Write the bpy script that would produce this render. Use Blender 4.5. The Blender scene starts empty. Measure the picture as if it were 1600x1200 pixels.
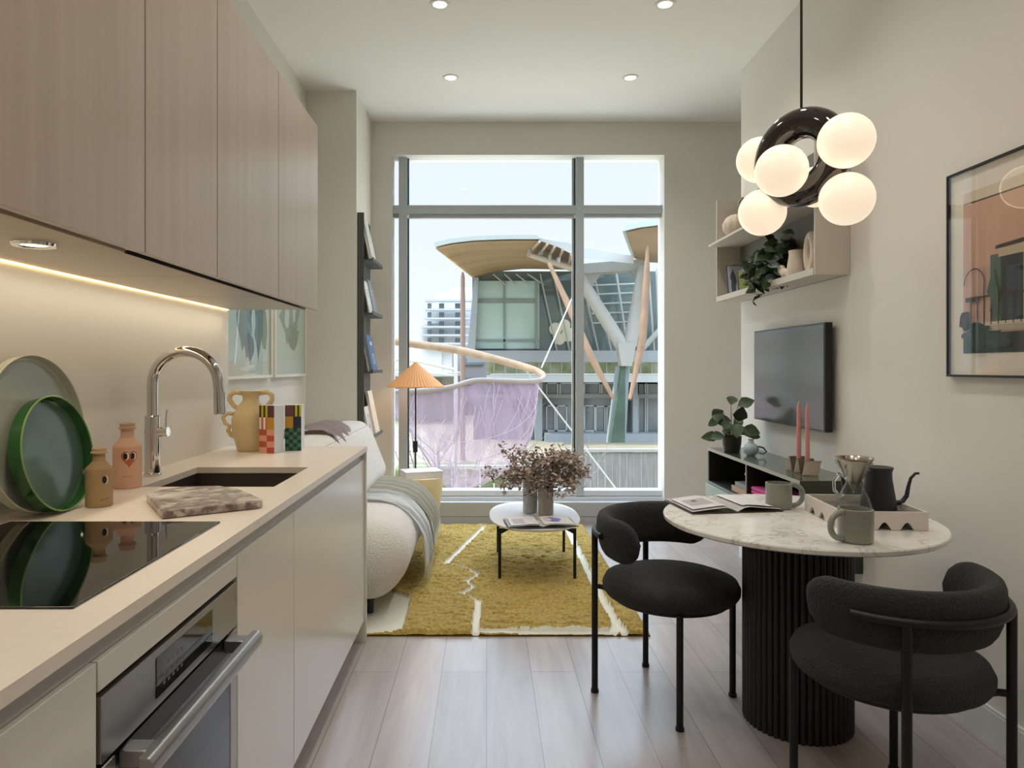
import bpy, bmesh, math, random
from mathutils import Vector, Matrix, noise
random.seed(7)
PI = math.pi
S = bpy.context.scene
COL = S.collection
EYE = 1.3

# ------------------------------------------------------------------ helpers
def lin(h):
    h = h.lstrip('#')
    out = []
    for i in (0, 2, 4):
        c = int(h[i:i+2], 16) / 255
        out.append(c / 12.92 if c <= 0.04045 else ((c + 0.055) / 1.055) ** 2.4)
    return (*out, 1.0)

def at(px, py, Y):
    """world point at distance Y in front of the camera seen at a picture position"""
    return Vector(((px - 760) * Y / 1100, Y, EYE - (py - 573) * Y / 1100))

MATS = {}
def mat(name, col, rough=0.5, metal=0.0, bump=0.0, bscale=60, var=0.0, vscale=6, col2=None, spec=None,
        emit=None, estr=0.0, trans=0.0, sheen=0.0, stretch=(1, 1, 1), coat=0.0, detail=4):
    if name in MATS: return MATS[name]
    m = bpy.data.materials.new(name); m.use_nodes = True
    nt = m.node_tree; N = nt.nodes; L = nt.links
    b = N['Principled BSDF']
    c = lin(col) if isinstance(col, str) else col
    b.inputs['Base Color'].default_value = c
    b.inputs['Roughness'].default_value = rough
    b.inputs['Metallic'].default_value = metal
    if spec is not None: b.inputs['Specular IOR Level'].default_value = spec
    if sheen: b.inputs['Sheen Weight'].default_value = sheen
    if coat: b.inputs['Coat Weight'].default_value = coat; b.inputs['Coat Roughness'].default_value = 0.05
    if trans: b.inputs['Transmission Weight'].default_value = trans
    if emit:
        b.inputs['Emission Color'].default_value = lin(emit); b.inputs['Emission Strength'].default_value = estr
    if bump or var:
        tc = N.new('ShaderNodeTexCoord'); mp = N.new('ShaderNodeMapping')
        mp.inputs['Scale'].default_value = stretch
        L.new(tc.outputs['Object'], mp.inputs['Vector'])
    if var:
        n = N.new('ShaderNodeTexNoise'); n.inputs['Scale'].default_value = vscale; n.inputs['Detail'].default_value = detail
        L.new(mp.outputs['Vector'], n.inputs['Vector'])
        cr = N.new('ShaderNodeValToRGB')
        c2 = lin(col2) if col2 else tuple(max(0, x * (1 - var)) for x in c[:3]) + (1,)
        cr.color_ramp.elements[0].position = 0.32; cr.color_ramp.elements[0].color = c2
        cr.color_ramp.elements[1].position = 0.68; cr.color_ramp.elements[1].color = c
        L.new(n.outputs['Fac'], cr.inputs['Fac']); L.new(cr.outputs['Color'], b.inputs['Base Color'])
    if bump:
        n2 = N.new('ShaderNodeTexNoise'); n2.inputs['Scale'].default_value = bscale; n2.inputs['Detail'].default_value = 3
        L.new(mp.outputs['Vector'], n2.inputs['Vector'])
        bp = N.new('ShaderNodeBump'); bp.inputs['Strength'].default_value = bump; bp.inputs['Distance'].default_value = 0.01
        L.new(n2.outputs['Fac'], bp.inputs['Height']); L.new(bp.outputs['Normal'], b.inputs['Normal'])
    MATS[name] = m
    return m

def mat_glass(name, tint='#ffffff', ior=1.45, refl=1.0, rough=0.0):
    """thin pane: clear with a fresnel reflection"""
    m = bpy.data.materials.new(name); m.use_nodes = True
    nt = m.node_tree; N = nt.nodes; L = nt.links; N.clear()
    o = N.new('ShaderNodeOutputMaterial'); t = N.new('ShaderNodeBsdfTransparent'); g = N.new('ShaderNodeBsdfGlossy')
    t.inputs['Color'].default_value = lin(tint); g.inputs['Roughness'].default_value = rough
    lw = N.new('ShaderNodeLayerWeight'); lw.inputs['Blend'].default_value = 0.5
    pw = N.new('ShaderNodeMath'); pw.operation = 'POWER'; pw.inputs[1].default_value = 5.0
    f0 = ((ior - 1) / (ior + 1)) ** 2
    mu = N.new('ShaderNodeMath'); mu.operation = 'MULTIPLY_ADD'; mu.inputs[1].default_value = (1 - f0) * refl; mu.inputs[2].default_value = f0 * refl
    mx = N.new('ShaderNodeMixShader')
    L.new(lw.outputs['Facing'], pw.inputs[0]); L.new(pw.outputs[0], mu.inputs[0]); L.new(mu.outputs[0], mx.inputs[0])
    L.new(t.outputs[0], mx.inputs[1]); L.new(g.outputs[0], mx.inputs[2]); L.new(mx.outputs[0], o.inputs['Surface'])
    MATS[name] = m
    return m

def mat_marble(name, base, vein, scale=2.2, width=0.035, rough=0.18, cloud=0.5, cloudcol=None, amount=1.0):
    m = bpy.data.materials.new(name); m.use_nodes = True
    nt = m.node_tree; N = nt.nodes; L = nt.links; b = N['Principled BSDF']
    b.inputs['Roughness'].default_value = rough
    tc = N.new('ShaderNodeTexCoord')
    d = N.new('ShaderNodeTexNoise'); d.inputs['Scale'].default_value = scale * 1.3; d.inputs['Detail'].default_value = 6
    L.new(tc.outputs['Object'], d.inputs['Vector'])
    ad = N.new('ShaderNodeMix'); ad.data_type = 'VECTOR'; ad.inputs['Factor'].default_value = 0.35
    L.new(tc.outputs['Object'], ad.inputs['A']); L.new(d.outputs['Color'], ad.inputs['B'])
    n = N.new('ShaderNodeTexNoise'); n.inputs['Scale'].default_value = scale; n.inputs['Detail'].default_value = 5; n.inputs['Distortion'].default_value = 0.6
    L.new(ad.outputs['Result'], n.inputs['Vector'])
    s = N.new('ShaderNodeMath'); s.operation = 'SUBTRACT'; s.inputs[1].default_value = 0.5
    a = N.new('ShaderNodeMath'); a.operation = 'ABSOLUTE'
    L.new(n.outputs['Fac'], s.inputs[0]); L.new(s.outputs[0], a.inputs[0])
    r = N.new('ShaderNodeValToRGB'); r.color_ramp.elements[0].color = (amount, amount, amount, 1); r.color_ramp.elements[1].color = (0, 0, 0, 1)
    r.color_ramp.elements[1].position = width
    L.new(a.outputs[0], r.inputs['Fac'])
    c = N.new('ShaderNodeTexNoise'); c.inputs['Scale'].default_value = scale * 1.9; c.inputs['Detail'].default_value = 7
    L.new(tc.outputs['Object'], c.inputs['Vector'])
    cr = N.new('ShaderNodeValToRGB'); cr.color_ramp.elements[0].position = 0.4 - 0.1 * cloud
    cr.color_ramp.elements[0].color = lin(cloudcol or base); cr.color_ramp.elements[1].position = 0.62; cr.color_ramp.elements[1].color = lin(base)
    L.new(c.outputs['Fac'], cr.inputs['Fac'])
    mx = N.new('ShaderNodeMix'); mx.data_type = 'RGBA'
    L.new(r.outputs['Color'], mx.inputs['Factor']); L.new(cr.outputs['Color'], mx.inputs['A']); mx.inputs['B'].default_value = lin(vein)
    L.new(mx.outputs['Result'], b.inputs['Base Color'])
    MATS[name] = m
    return m

def new(): return bmesh.new()

def _mi(faces, mi):
    for f in faces: f.material_index = mi

def box(bm, x0, x1, y0, y1, z0, z1, bev=0.0, seg=2, mi=0, M=None):
    r = bmesh.ops.create_cube(bm, size=1)
    vs = r['verts']
    for v in vs:
        v.co = Vector(((x0 + x1) / 2 + v.co.x * (x1 - x0), (y0 + y1) / 2 + v.co.y * (y1 - y0), (z0 + z1) / 2 + v.co.z * (z1 - z0)))
        if M: v.co = M @ v.co
    fs = {f for v in vs for f in v.link_faces}
    _mi(fs, mi)
    if bev:
        es = list({e for v in vs for e in v.link_edges})
        r2 = bmesh.ops.bevel(bm, geom=es, offset=bev, segments=seg, affect='EDGES', profile=0.5)
        _mi(r2['faces'], mi)

def tube(bm, pts, r, n=12, closed=False, mi=0, cap=True):
    P = [Vector(p) for p in pts]; k = len(P)
    R = r if isinstance(r, (list, tuple)) else [r] * k
    rings = []; nrm = None
    for i in range(k):
        if closed: t = (P[(i + 1) % k] - P[i - 1]).normalized()
        else: t = (P[min(i + 1, k - 1)] - P[max(i - 1, 0)]).normalized()
        if nrm is None:
            u = Vector((0, 0, 1)) if abs(t.z) < 0.9 else Vector((1, 0, 0))
            nrm = (u - t * u.dot(t)).normalized()
        else:
            nrm = (nrm - t * nrm.dot(t)).normalized()
        b = t.cross(nrm)
        rings.append([bm.verts.new(P[i] + (nrm * math.cos(2 * PI * j / n) + b * math.sin(2 * PI * j / n)) * R[i]) for j in range(n)])
    for i in range(k if closed else k - 1):
        A = rings[i]; B = rings[(i + 1) % k]
        for j in range(n):
            f = bm.faces.new((A[j], A[(j + 1) % n], B[(j + 1) % n], B[j])); f.material_index = mi
    if cap and not closed:
        f = bm.faces.new(list(reversed(rings[0]))); f.material_index = mi
        f = bm.faces.new(rings[-1]); f.material_index = mi

def cyl(bm, p0, p1, r0, r1=None, n=20, mi=0): tube(bm, [p0, p1], [r0, r0 if r1 is None else r1], n, mi=mi)

def lathe(bm, cx, cy, prof, n=32, mi=0, sx=1.0, sy=1.0, M=None):
    rings = []
    for (r, z) in prof:
        if r < 1e-6:
            v = bm.verts.new((cx, cy, z)); rings.append([v])
        else:
            rings.append([bm.verts.new((cx + sx * r * math.cos(2 * PI * j / n), cy + sy * r * math.sin(2 * PI * j / n), z)) for j in range(n)])
    if M:
        for R in rings:
            for v in R: v.co = M @ v.co
    for A, B in zip(rings, rings[1:]):
        if len(A) == 1 and len(B) == 1: continue
        for j in range(n):
            q = (A[0], B[(j + 1) % n], B[j]) if len(A) == 1 else (A[j], A[(j + 1) % n], B[0]) if len(B) == 1 else (A[j], A[(j + 1) % n], B[(j + 1) % n], B[j])
            f = bm.faces.new(q); f.material_index = mi
    return rings

def prism(bm, poly, a0, a1, axis='z', bev=0.0, seg=2, mi=0, M=None):
    """polygon extruded along an axis: z -> (x,y), y -> (x,z), x -> (y,z)"""
    def mk(p, a):
        v = {'z': (p[0], p[1], a), 'y': (p[0], a, p[1]), 'x': (a, p[0], p[1])}[axis]
        return M @ Vector(v) if M else Vector(v)
    A = [bm.verts.new(mk(p, a0)) for p in poly]; B = [bm.verts.new(mk(p, a1)) for p in poly]
    fs = [bm.faces.new(A), bm.faces.new(list(reversed(B)))]
    k = len(poly)
    for i in range(k): fs.append(bm.faces.new((A[i], B[i], B[(i + 1) % k], A[(i + 1) % k])))
    bmesh.ops.recalc_face_normals(bm, faces=fs)
    _mi(fs, mi)
    if bev:
        es = list({e for f in fs for e in f.edges})
        r2 = bmesh.ops.bevel(bm, geom=es, offset=bev, segments=seg, affect='EDGES', profile=0.5)
        _mi(r2['faces'], mi)

def ball(bm, c, r, s=(1, 1, 1), u=24, v=14, mi=0, M=None):
    R = bmesh.ops.create_uvsphere(bm, u_segments=u, v_segments=v, radius=r)
    for w in R['verts']:
        w.co = Vector((w.co.x * s[0], w.co.y * s[1], w.co.z * s[2]))
        if M: w.co = M @ w.co
        w.co += Vector(c)
    _mi({f for w in R['verts'] for f in w.link_faces}, mi)

def sheet(bm, rows, mi=0, thick=0.0):
    """grid surface through rows of points, optionally given a thickness downwards"""
    V = [[bm.verts.new(Vector(p)) for p in row] for row in rows]
    fs = []
    for a, b in zip(V, V[1:]):
        for j in range(len(a) - 1):
            f = bm.faces.new((a[j], a[j + 1], b[j + 1], b[j])); f.material_index = mi; fs.append(f)
    if thick:
        r = bmesh.ops.solidify(bm, geom=fs, thickness=thick)
        _mi([g for g in r['geom'] if isinstance(g, bmesh.types.BMFace)], mi)
    return fs

def leaf(bm, p, d, up, ln, w, mi=0, curl=0.15):
    d = Vector(d).normalized(); up = Vector(up)
    side = d.cross(up)
    if side.length < 1e-4: side = d.cross(Vector((1, 0, 0)))
    side.normalize(); nn = side.cross(d)
    p = Vector(p)
    prof = [(0, .04), (.2, .6), (.45, 1), (.7, .8), (.9, .35), (1, .03)]
    L_ = []; C_ = []; R_ = []
    for t, q in prof:
        c = p + d * ln * t - nn * (curl * ln * t * t)
        L_.append(bm.verts.new(c + side * w * q * .5 + nn * w * .12 * q)); C_.append(bm.verts.new(c)); R_.append(bm.verts.new(c - side * w * q * .5 + nn * w * .12 * q))
    for i in range(len(prof) - 1):
        for a, b in ((L_, C_), (C_, R_)):
            f = bm.faces.new((a[i], a[i + 1], b[i + 1], b[i])); f.material_index = mi

def obj(name, bm, mats, parent=None, local=False, sharp=0.7, kind=None):
    if not isinstance(mats, (list, tuple)): mats = [mats]
    bmesh.ops.recalc_face_normals(bm, faces=bm.faces[:])
    bm.normal_update()
    for f in bm.faces: f.smooth = True
    for e in bm.edges:
        if len(e.link_faces) == 2 and e.calc_face_angle(0) > sharp: e.smooth = False
    me = bpy.data.meshes.new(name); 
    r = parent
    while r is not None and r.parent is not None: r = r.parent
    if r is not None and not local:
        bmesh.ops.transform(bm, matrix=Matrix.Translation(-Vector(r.location)), verts=bm.verts[:])
    bm.to_mesh(me); bm.free()
    for m in mats: me.materials.append(m)
    o = bpy.data.objects.new(name, me); COL.objects.link(o)
    if sharp < 1:
        wn = o.modifiers.new('flat_faces', 'WEIGHTED_NORMAL'); wn.keep_sharp = True; wn.weight = 90
    if parent is not None: o.parent = parent
    if kind: o['kind'] = kind
    return o

def thing(name, label, cat, loc=(0, 0, 0), rot=0.0, group=None):
    o = bpy.data.objects.new(name, None); o.empty_display_size = 0.1
    COL.objects.link(o); o.location = loc; o.rotation_euler = (0, 0, rot)
    o['label'] = label; o['category'] = cat
    if group: o['group'] = group
    return o

def tag(o, label, cat, group=None):
    o['label'] = label; o['category'] = cat
    if group: o['group'] = group
    return o

def struct(name, bm, m, parent=None, sharp=0.7): return obj(name, bm, m, parent, sharp=sharp, kind='structure')

def dup(root, loc, rot=None, label=None, group=None):
    r = root.copy(); COL.objects.link(r); r.location = loc
    if rot is not None: r.rotation_euler = (0, 0, rot)
    if label: r['label'] = label
    if group: r['group'] = group
    for ch in list(root.children):
        c = ch.copy(); COL.objects.link(c); c.parent = r
        for g in list(ch.children):
            d = g.copy(); COL.objects.link(d); d.parent = c
    return r

def light(name, kind, loc, energy, color, parent=None, **kw):
    l = bpy.data.lights.new(name, kind); l.energy = energy; l.color = color
    for k, v in kw.items(): setattr(l, k, v)
    o = bpy.data.objects.new(name, l); COL.objects.link(o)
    if parent is not None:
        o.parent = parent; o.location = Vector(loc) - Vector(parent.location)
    else: o.location = loc
    return o

# ------------------------------------------------------------------ materials
M_wall = mat('wall_paint', '#e3dfd6', 0.85, bump=0.03, bscale=300)
M_ceil = mat('ceiling_paint', '#f0eee8', 0.9)
M_white = mat('white_paint', '#e8e6e2', 0.6)
M_alu = mat('window_aluminium', '#bcc4c9', 0.42, 0.0, spec=0.4)
M_aludark = mat('window_dark_strip', '#2c2f31', 0.6)
M_alulit = mat('window_lit_rail', '#dfe4ea', 0.35)  # rail paler than the frame: light on its top put into colour
M_pane = mat_glass('window_pane_glass', '#f6faf9', 1.45, 0.55)
M_uglass = mat_glass('clear_glass', '#f4f6f5', 1.5, 1.0)
M_black = mat('black_metal', '#17171a', 0.45, 0.3)
M_blackp = mat('black_plastic', '#0f0f10', 0.4)
M_chrome = mat('polished_chrome', '#d8d6d4', 0.06, 1.0)
M_steel = mat('brushed_steel', '#a8a6a4', 0.32, 1.0, bump=0.02, bscale=90, stretch=(1, 1, 40))
M_gloss = mat('lacquered_cream_door', '#dfdad1', 0.22, spec=0.45)
M_counter = mat('quartz_counter', '#ece0d2', 0.28, var=0.04, vscale=40)
M_channel = mat('finger_rail_metal', '#b9b5b1', 0.4, 0.2)
M_carc = mat('cabinet_carcass', '#d9d2c6', 0.5)
M_bglass = mat('black_ceramic_glass', '#08080a', 0.03, spec=0.8)
M_oglass = mat('oven_black_glass', '#1d1b1c', 0.05, spec=0.6)

def mat_wood_door():
    m = bpy.data.materials.new('pale_oak_veneer'); m.use_nodes = True
    nt = m.node_tree; N = nt.nodes; L = nt.links; b = N['Principled BSDF']
    tc = N.new('ShaderNodeTexCoord'); mp = N.new('ShaderNodeMapping'); mp.inputs['Scale'].default_value = (7, 7, 0.22)
    L.new(tc.outputs['Object'], mp.inputs['Vector'])
    n = N.new('ShaderNodeTexNoise'); n.inputs['Scale'].default_value = 2.4; n.inputs['Detail'].default_value = 8; n.inputs['Roughness'].default_value = 0.62
    L.new(mp.outputs['Vector'], n.inputs['Vector'])
    r = N.new('ShaderNodeValToRGB')
    r.color_ramp.elements[0].position = 0.25; r.color_ramp.elements[0].color = lin('#ab9885')
    r.color_ramp.elements[1].position = 0.7; r.color_ramp.elements[1].color = lin('#bdab99')
    L.new(n.outputs['Fac'], r.inputs['Fac']); L.new(r.outputs['Color'], b.inputs['Base Color'])
    b.inputs['Roughness'].default_value = 0.33; b.inputs['Coat Weight'].default_value = 0.25; b.inputs['Coat Roughness'].default_value = 0.3
    bp = N.new('ShaderNodeBump'); bp.inputs['Strength'].default_value = 0.12; bp.inputs['Distance'].default_value = 0.002
    L.new(n.outputs['Fac'], bp.inputs['Height']); L.new(bp.outputs['Normal'], b.inputs['Normal'])
    return m
M_oak = mat_wood_door()

def mat_floor():
    m = bpy.data.materials.new('oak_plank_floor'); m.use_nodes = True
    nt = m.node_tree; N = nt.nodes; L = nt.links; b = N['Principled BSDF']
    tc = N.new('ShaderNodeTexCoord'); mp = N.new('ShaderNodeMapping'); mp.inputs['Rotation'].default_value = (0, 0, PI / 2)
    L.new(tc.outputs['Object'], mp.inputs['Vector'])
    br = N.new('ShaderNodeTexBrick'); br.offset = 0.37
    br.inputs['Scale'].default_value = 1.0; br.inputs['Brick Width'].default_value = 1.5; br.inputs['Row Height'].default_value = 0.19
    br.inputs['Mortar Size'].default_value = 0.0016; br.inputs['Mortar Smooth'].default_value = 0.2; br.inputs['Bias'].default_value = 0.0
    br.inputs['Color1'].default_value = lin('#a79d98'); br.inputs['Color2'].default_value = lin('#b6ada9'); br.inputs['Mortar'].default_value = lin('#7d7066')
    L.new(mp.outputs['Vector'], br.inputs['Vector'])
    mp2 = N.new('ShaderNodeMapping'); mp2.inputs['Scale'].default_value = (14, 1.2, 1)
    L.new(tc.outputs['Object'], mp2.inputs['Vector'])
    n = N.new('ShaderNodeTexNoise'); n.inputs['Scale'].default_value = 1.6; n.inputs['Detail'].default_value = 7; n.inputs['Distortion'].default_value = 0.8
    L.new(mp2.outputs['Vector'], n.inputs['Vector'])
    r = N.new('ShaderNodeValToRGB'); r.color_ramp.elements[0].position = 0.3; r.color_ramp.elements[0].color = (0.80, 0.78, 0.77, 1)
    r.color_ramp.elements[1].position = 0.6; r.color_ramp.elements[1].color = (1, 1, 1, 1)
    L.new(n.outputs['Fac'], r.inputs['Fac'])
    mx = N.new('ShaderNodeMix'); mx.data_type = 'RGBA'; mx.blend_type = 'MULTIPLY'; mx.inputs['Factor'].default_value = 0.8
    L.new(br.outputs['Color'], mx.inputs['A']); L.new(r.outputs['Color'], mx.inputs['B']); L.new(mx.outputs['Result'], b.inputs['Base Color'])
    b.inputs['Roughness'].default_value = 0.3; b.inputs['Coat Weight'].default_value = 0.35; b.inputs['Coat Roughness'].default_value = 0.22
    return m
M_floor = mat_floor()

M_boucle = mat('boucle_white', '#e6e0d8', 0.95, bump=0.9, bscale=110, sheen=0.3)
M_darkfab = mat('black_boucle_fabric', '#2b2c2a', 0.95, bump=0.8, bscale=160, var=0.35, vscale=90, sheen=0.05)
M_marble = mat_marble('white_marble_top', '#efece8', '#b0a69c', 4.2, 0.016, 0.10, 0.3, '#e6e2dc', 0.6)
M_board = mat_marble('brown_white_marble', '#d9cfc2', '#55473f', 6.5, 0.075, 0.3, 1.0, '#8c7d71', 0.9)
M_sage = mat('sage_stoneware', '#8f9286', 0.22, var=0.1, vscale=30)
M_paper = mat('paper_white', '#e9e6e1', 0.6)
M_console = mat('console_grey_green', '#7d8477', 0.35)
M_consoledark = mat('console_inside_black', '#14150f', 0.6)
M_consoletop = mat('console_top_dark_green', '#4d5448', 0.14, spec=0.6)
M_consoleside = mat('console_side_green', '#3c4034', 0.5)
M_consoledoor = mat('console_door_sea_green', '#a9b8ae', 0.4)
M_shelf = mat('wall_shelf_greige', '#c9c0b4', 0.5)
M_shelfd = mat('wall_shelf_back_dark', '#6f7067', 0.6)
M_leaf = mat('plant_leaf_green', '#48603c', 0.45, var=0.4, vscale=25, col2='#2d4028')
M_leafd = mat('plant_leaf_dark', '#2c3b26', 0.45, var=0.4, vscale=25, col2='#1b2718')
M_stem = mat('plant_stem', '#4a4030', 0.8)
M_pot = mat('dark_pot', '#2a2c25', 0.5)
M_terra = mat('beige_ceramic', '#cdbfae', 0.7, bump=0.1, bscale=60)
# ------------------------------------------------------------------ room shell
ZC = 3.33; YB = -2.6; YF = 5.836; XR = 1.746; XK = -1.225; XL = -1.326; XP = -0.955; YP = 5.174
b = new(); box(b, -1.6, 2.75, YB, 6.05, -0.12, 0.0); struct('floor', b, M_floor)
b = new(); box(b, -1.6, 2.75, YB, 6.05, ZC, ZC + 0.12); struct('ceiling', b, M_ceil)
b = new(); box(b, -1.6, XK, YB, 3.343, 0, ZC); struct('wall_kitchen', b, M_wall)
b = new(); box(b, -1.6, XL, 3.343, YP, 0, ZC); struct('wall_left', b, M_wall)
b = new(); box(b, -1.6, XP, YP, YF, 0, ZC); struct('wall_pillar', b, M_wall)
b = new(); box(b, XR, 2.75, YB, 4.825, 0, ZC); struct('wall_right', b, M_wall)
b = new(); box(b, 2.6, 2.75, 4.825, YF, 0, ZC); struct('wall_recess', b, M_wall)
WX0, WX1, WZ1 = -0.785, 1.475, 3.056
b = new()
prism(b, [(-1.6, 0), (WX0, 0), (WX0, WZ1), (WX1, WZ1), (WX1, 0), (2.75, 0), (2.75, ZC), (-1.6, ZC)], YF, 6.05, 'y')
struct('wall_far', b, M_wall)
b = new(); box(b, XR - 0.014, XR, YB, 4.825, 0, 0.115); box(b, XR - 0.011, XR, YB, 4.825, 0.115, 0.125)
struct('baseboard_right', b, M_white)
b = new(); box(b, WX1, 2.6, YF - 0.014, YF, 0, 0.115); struct('baseboard_far', b, M_white)
b = new(); box(b, XL, XL + 0.014, 3.36, YP, 0, 0.115); struct('baseboard_left', b, M_white)
b = new(); box(b, -1.6, 2.75, YB - 0.12, YB, 0, ZC); struct('wall_back', b, M_wall)

# window: thick aluminium curtain wall grid
win = bpy.data.objects.new('window_1', None); COL.objects.link(win); win.location = (0.345, 5.95, 0); win['kind'] = 'structure'
ya, yb = 5.905, 6.045
MX = [(-0.735, -0.665), (0.75, 0.817)]
ZT0, ZT1 = 2.585, 2.655
ZB = 0.215
b = new()
for x0, x1 in MX: box(b, x0, x1, ya - .006, yb, ZB, WZ1)
obj('mullion', b, M_alu, win, kind='structure')
b = new(); box(b, WX0, WX1, ya, yb, ZT0, ZT1); obj('transom', b, M_alu, win, kind='structure')
b = new()
box(b, WX0, WX1, ya + 0.01, yb, ZB, ZB + 0.045); box(b, WX0, WX1, ya - 0.02, yb, ZB - 0.035, ZB - 0.005)
obj('bottom_rail', b, M_alulit, win, kind='structure')
b = new(); box(b, WX0, WX1, YF - 0.03, yb, 0.065, ZB - 0.035); box(b, WX0, WX1, YF - 0.03, YF, 0.0, 0.06)
obj('sill_panel', b, mat('sill_grey_panel', '#b3b8bc', 0.5), win, kind='structure')
b = new()
for x in (MX[0][1], MX[1][0]):
    d = 1 if x == MX[0][1] else -1
    for z0, z1 in ((ZB + 0.045, ZT0 - 0.035), (ZT1, WZ1)):
        a0, a1 = sorted((x, x + d * 0.012)); box(b, a0, a1, 5.93, 5.96, z0, z1)
obj('dark_strip', b, M_aludark, win, kind='structure')  # near-black strips along the inner mullion edges
b = new()
box(b, MX[0][1] + 0.012, MX[1][0] - 0.012, 5.925, 5.97, ZT0 - 0.035, ZT0); box(b, MX[1][1], WX1, 5.925, 5.97, ZT0 - 0.03, ZT0); box(b, WX0, MX[0][0], 5.925, 5.97, ZT0 - 0.03, ZT0)
box(b, MX[1][0] - 0.028, MX[1][0] - 0.012, 5.94, 5.97, ZB + 0.045, WZ1)
obj('inner_bead', b, mat('bead_grey', '#b9bdc0', 0.4), win, kind='structure')
b = new()
for x0, x1 in ((WX0, MX[0][0]), (MX[0][1], MX[1][0]), (MX[1][1], WX1)):
    for z0, z1 in ((ZB + 0.045, ZT0), (ZT1, WZ1)): box(b, x0, x1, 5.975, 5.981, z0, z1)
obj('pane', b, M_pane, win, kind='structure')

# downlights
M_lamp = mat('downlight_lens', '#fff2dd', 0.5, emit='#fff0d8', estr=6.0)
WARM = (1.0, 0.94, 0.85)
def downlight(x, y, label, first=[None]):
    if first[0] is None:
        t = thing('recessed_downlight', label, 'ceiling light', (x, y, ZC), group='recessed ceiling downlights')
        b = new(); lathe(b, x, y, [(0.036, ZC - 0.001), (0.040, ZC - 0.006), (0.056, ZC - 0.006), (0.058, ZC)], 28); obj('trim_ring', b, M_white, t)
        b = new(); lathe(b, x, y, [(0, ZC - 0.003), (0.037, ZC - 0.003)], 24); obj('lens', b, M_lamp, t)
        first[0] = t
    else: t = dup(first[0], (x, y, ZC), label=label)
    l = light('downlight_lamp', 'SPOT', (x, y, ZC - 0.02), DL_W, WARM, None, spot_size=2.3, spot_blend=0.9, shadow_soft_size=0.06)
    l.parent = t; l.location = (0, 0, -0.02)
DL_W = 18
downlight(-0.25, 4.94, 'round white downlight in the ceiling, far left one near the window')
downlight(1.01, 4.94, 'round white downlight in the ceiling, far right one near the window')
downlight(-0.26, 3.94, 'round white downlight at the top edge, nearer left one in the ceiling')
downlight(1.0, 3.94, 'round white downlight at the top edge, nearer right one in the ceiling')
for x in (-0.26, 1.0):
    for y in (2.9, 1.9, 0.9, -0.2, -1.3):
        light('ceiling_lamp', 'SPOT', (x, y, ZC - 0.03), DL_W, WARM, None, spot_size=2.3, spot_blend=0.9, shadow_soft_size=0.06)

# ------------------------------------------------------------------ kitchen
ZCT = 0.923; XF = -0.565
# worktop with sink cut-out
SX0, SX1, SY0, SY1 = -1.084, -0.667, 2.21, 2.64
b = new()
xs = [XK, SX0, SX1, XF]; ys = [0.2, SY0, SY1, 3.343]
G = {}
for k, z in ((0, ZCT - 0.022), (1, ZCT)):
    for i, x in enumerate(xs):
        for j, y in enumerate(ys): G[i, j, k] = b.verts.new((x, y, z))
for i in range(3):
    for j in range(3):
        if (i, j) == (1, 1): continue
        for k in (0, 1): b.faces.new((G[i, j, k], G[i + 1, j, k], G[i + 1, j + 1, k], G[i, j + 1, k]))
def wallq(p, q): b.faces.new((G[p + (0,)], G[q + (0,)], G[q + (1,)], G[p + (1,)]))
for i in range(3): wallq((i, 0), (i + 1, 0)); wallq((i, 3), (i + 1, 3)); wallq((0, i), (0, i + 1)); wallq((3, i), (3, i + 1))
wallq((1, 1), (2, 1)); wallq((1, 2), (2, 2)); wallq((1, 1), (1, 2)); wallq((2, 1), (2, 2))
o = obj('kitchen_worktop', b, M_counter, sharp=0.3); tag(o, 'long pale quartz worktop over the cream kitchen base cabinets', 'worktop')
# sink
t = thing('kitchen_sink', 'undermount brown-grey steel sink sunk in the pale worktop', 'sink', (-0.875, 2.425, ZCT - 0.2))
b = new(); zt = ZCT - 0.024; zb = ZCT - 0.2; m_ = 0.006
P = [(SX0 - m_, SY0 - m_), (SX1 + m_, SY0 - m_), (SX1 + m_, SY1 + m_), (SX0 - m_, SY1 + m_)]
top = [b.verts.new((x, y, zt)) for x, y in P]; bot = [b.verts.new((x * 0.99 + -0.875 * 0.01, y * 0.99 + 2.425 * .01, zb)) for x, y in P]
for i in range(4): b.faces.new((top[i], top[(i + 1) % 4], bot[(i + 1) % 4], bot[i]))
b.faces.new(bot)
obj('basin', b, mat('sink_steel', '#6d625a', 0.38, 0.75), t)
b = new(); lathe(b, -0.875, 2.5, [(0, zb + .003), (.04, zb + .003), (.045, zb + .006), (.05, zb + .001)], 24); obj('drain', b, M_chrome, t)

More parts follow.
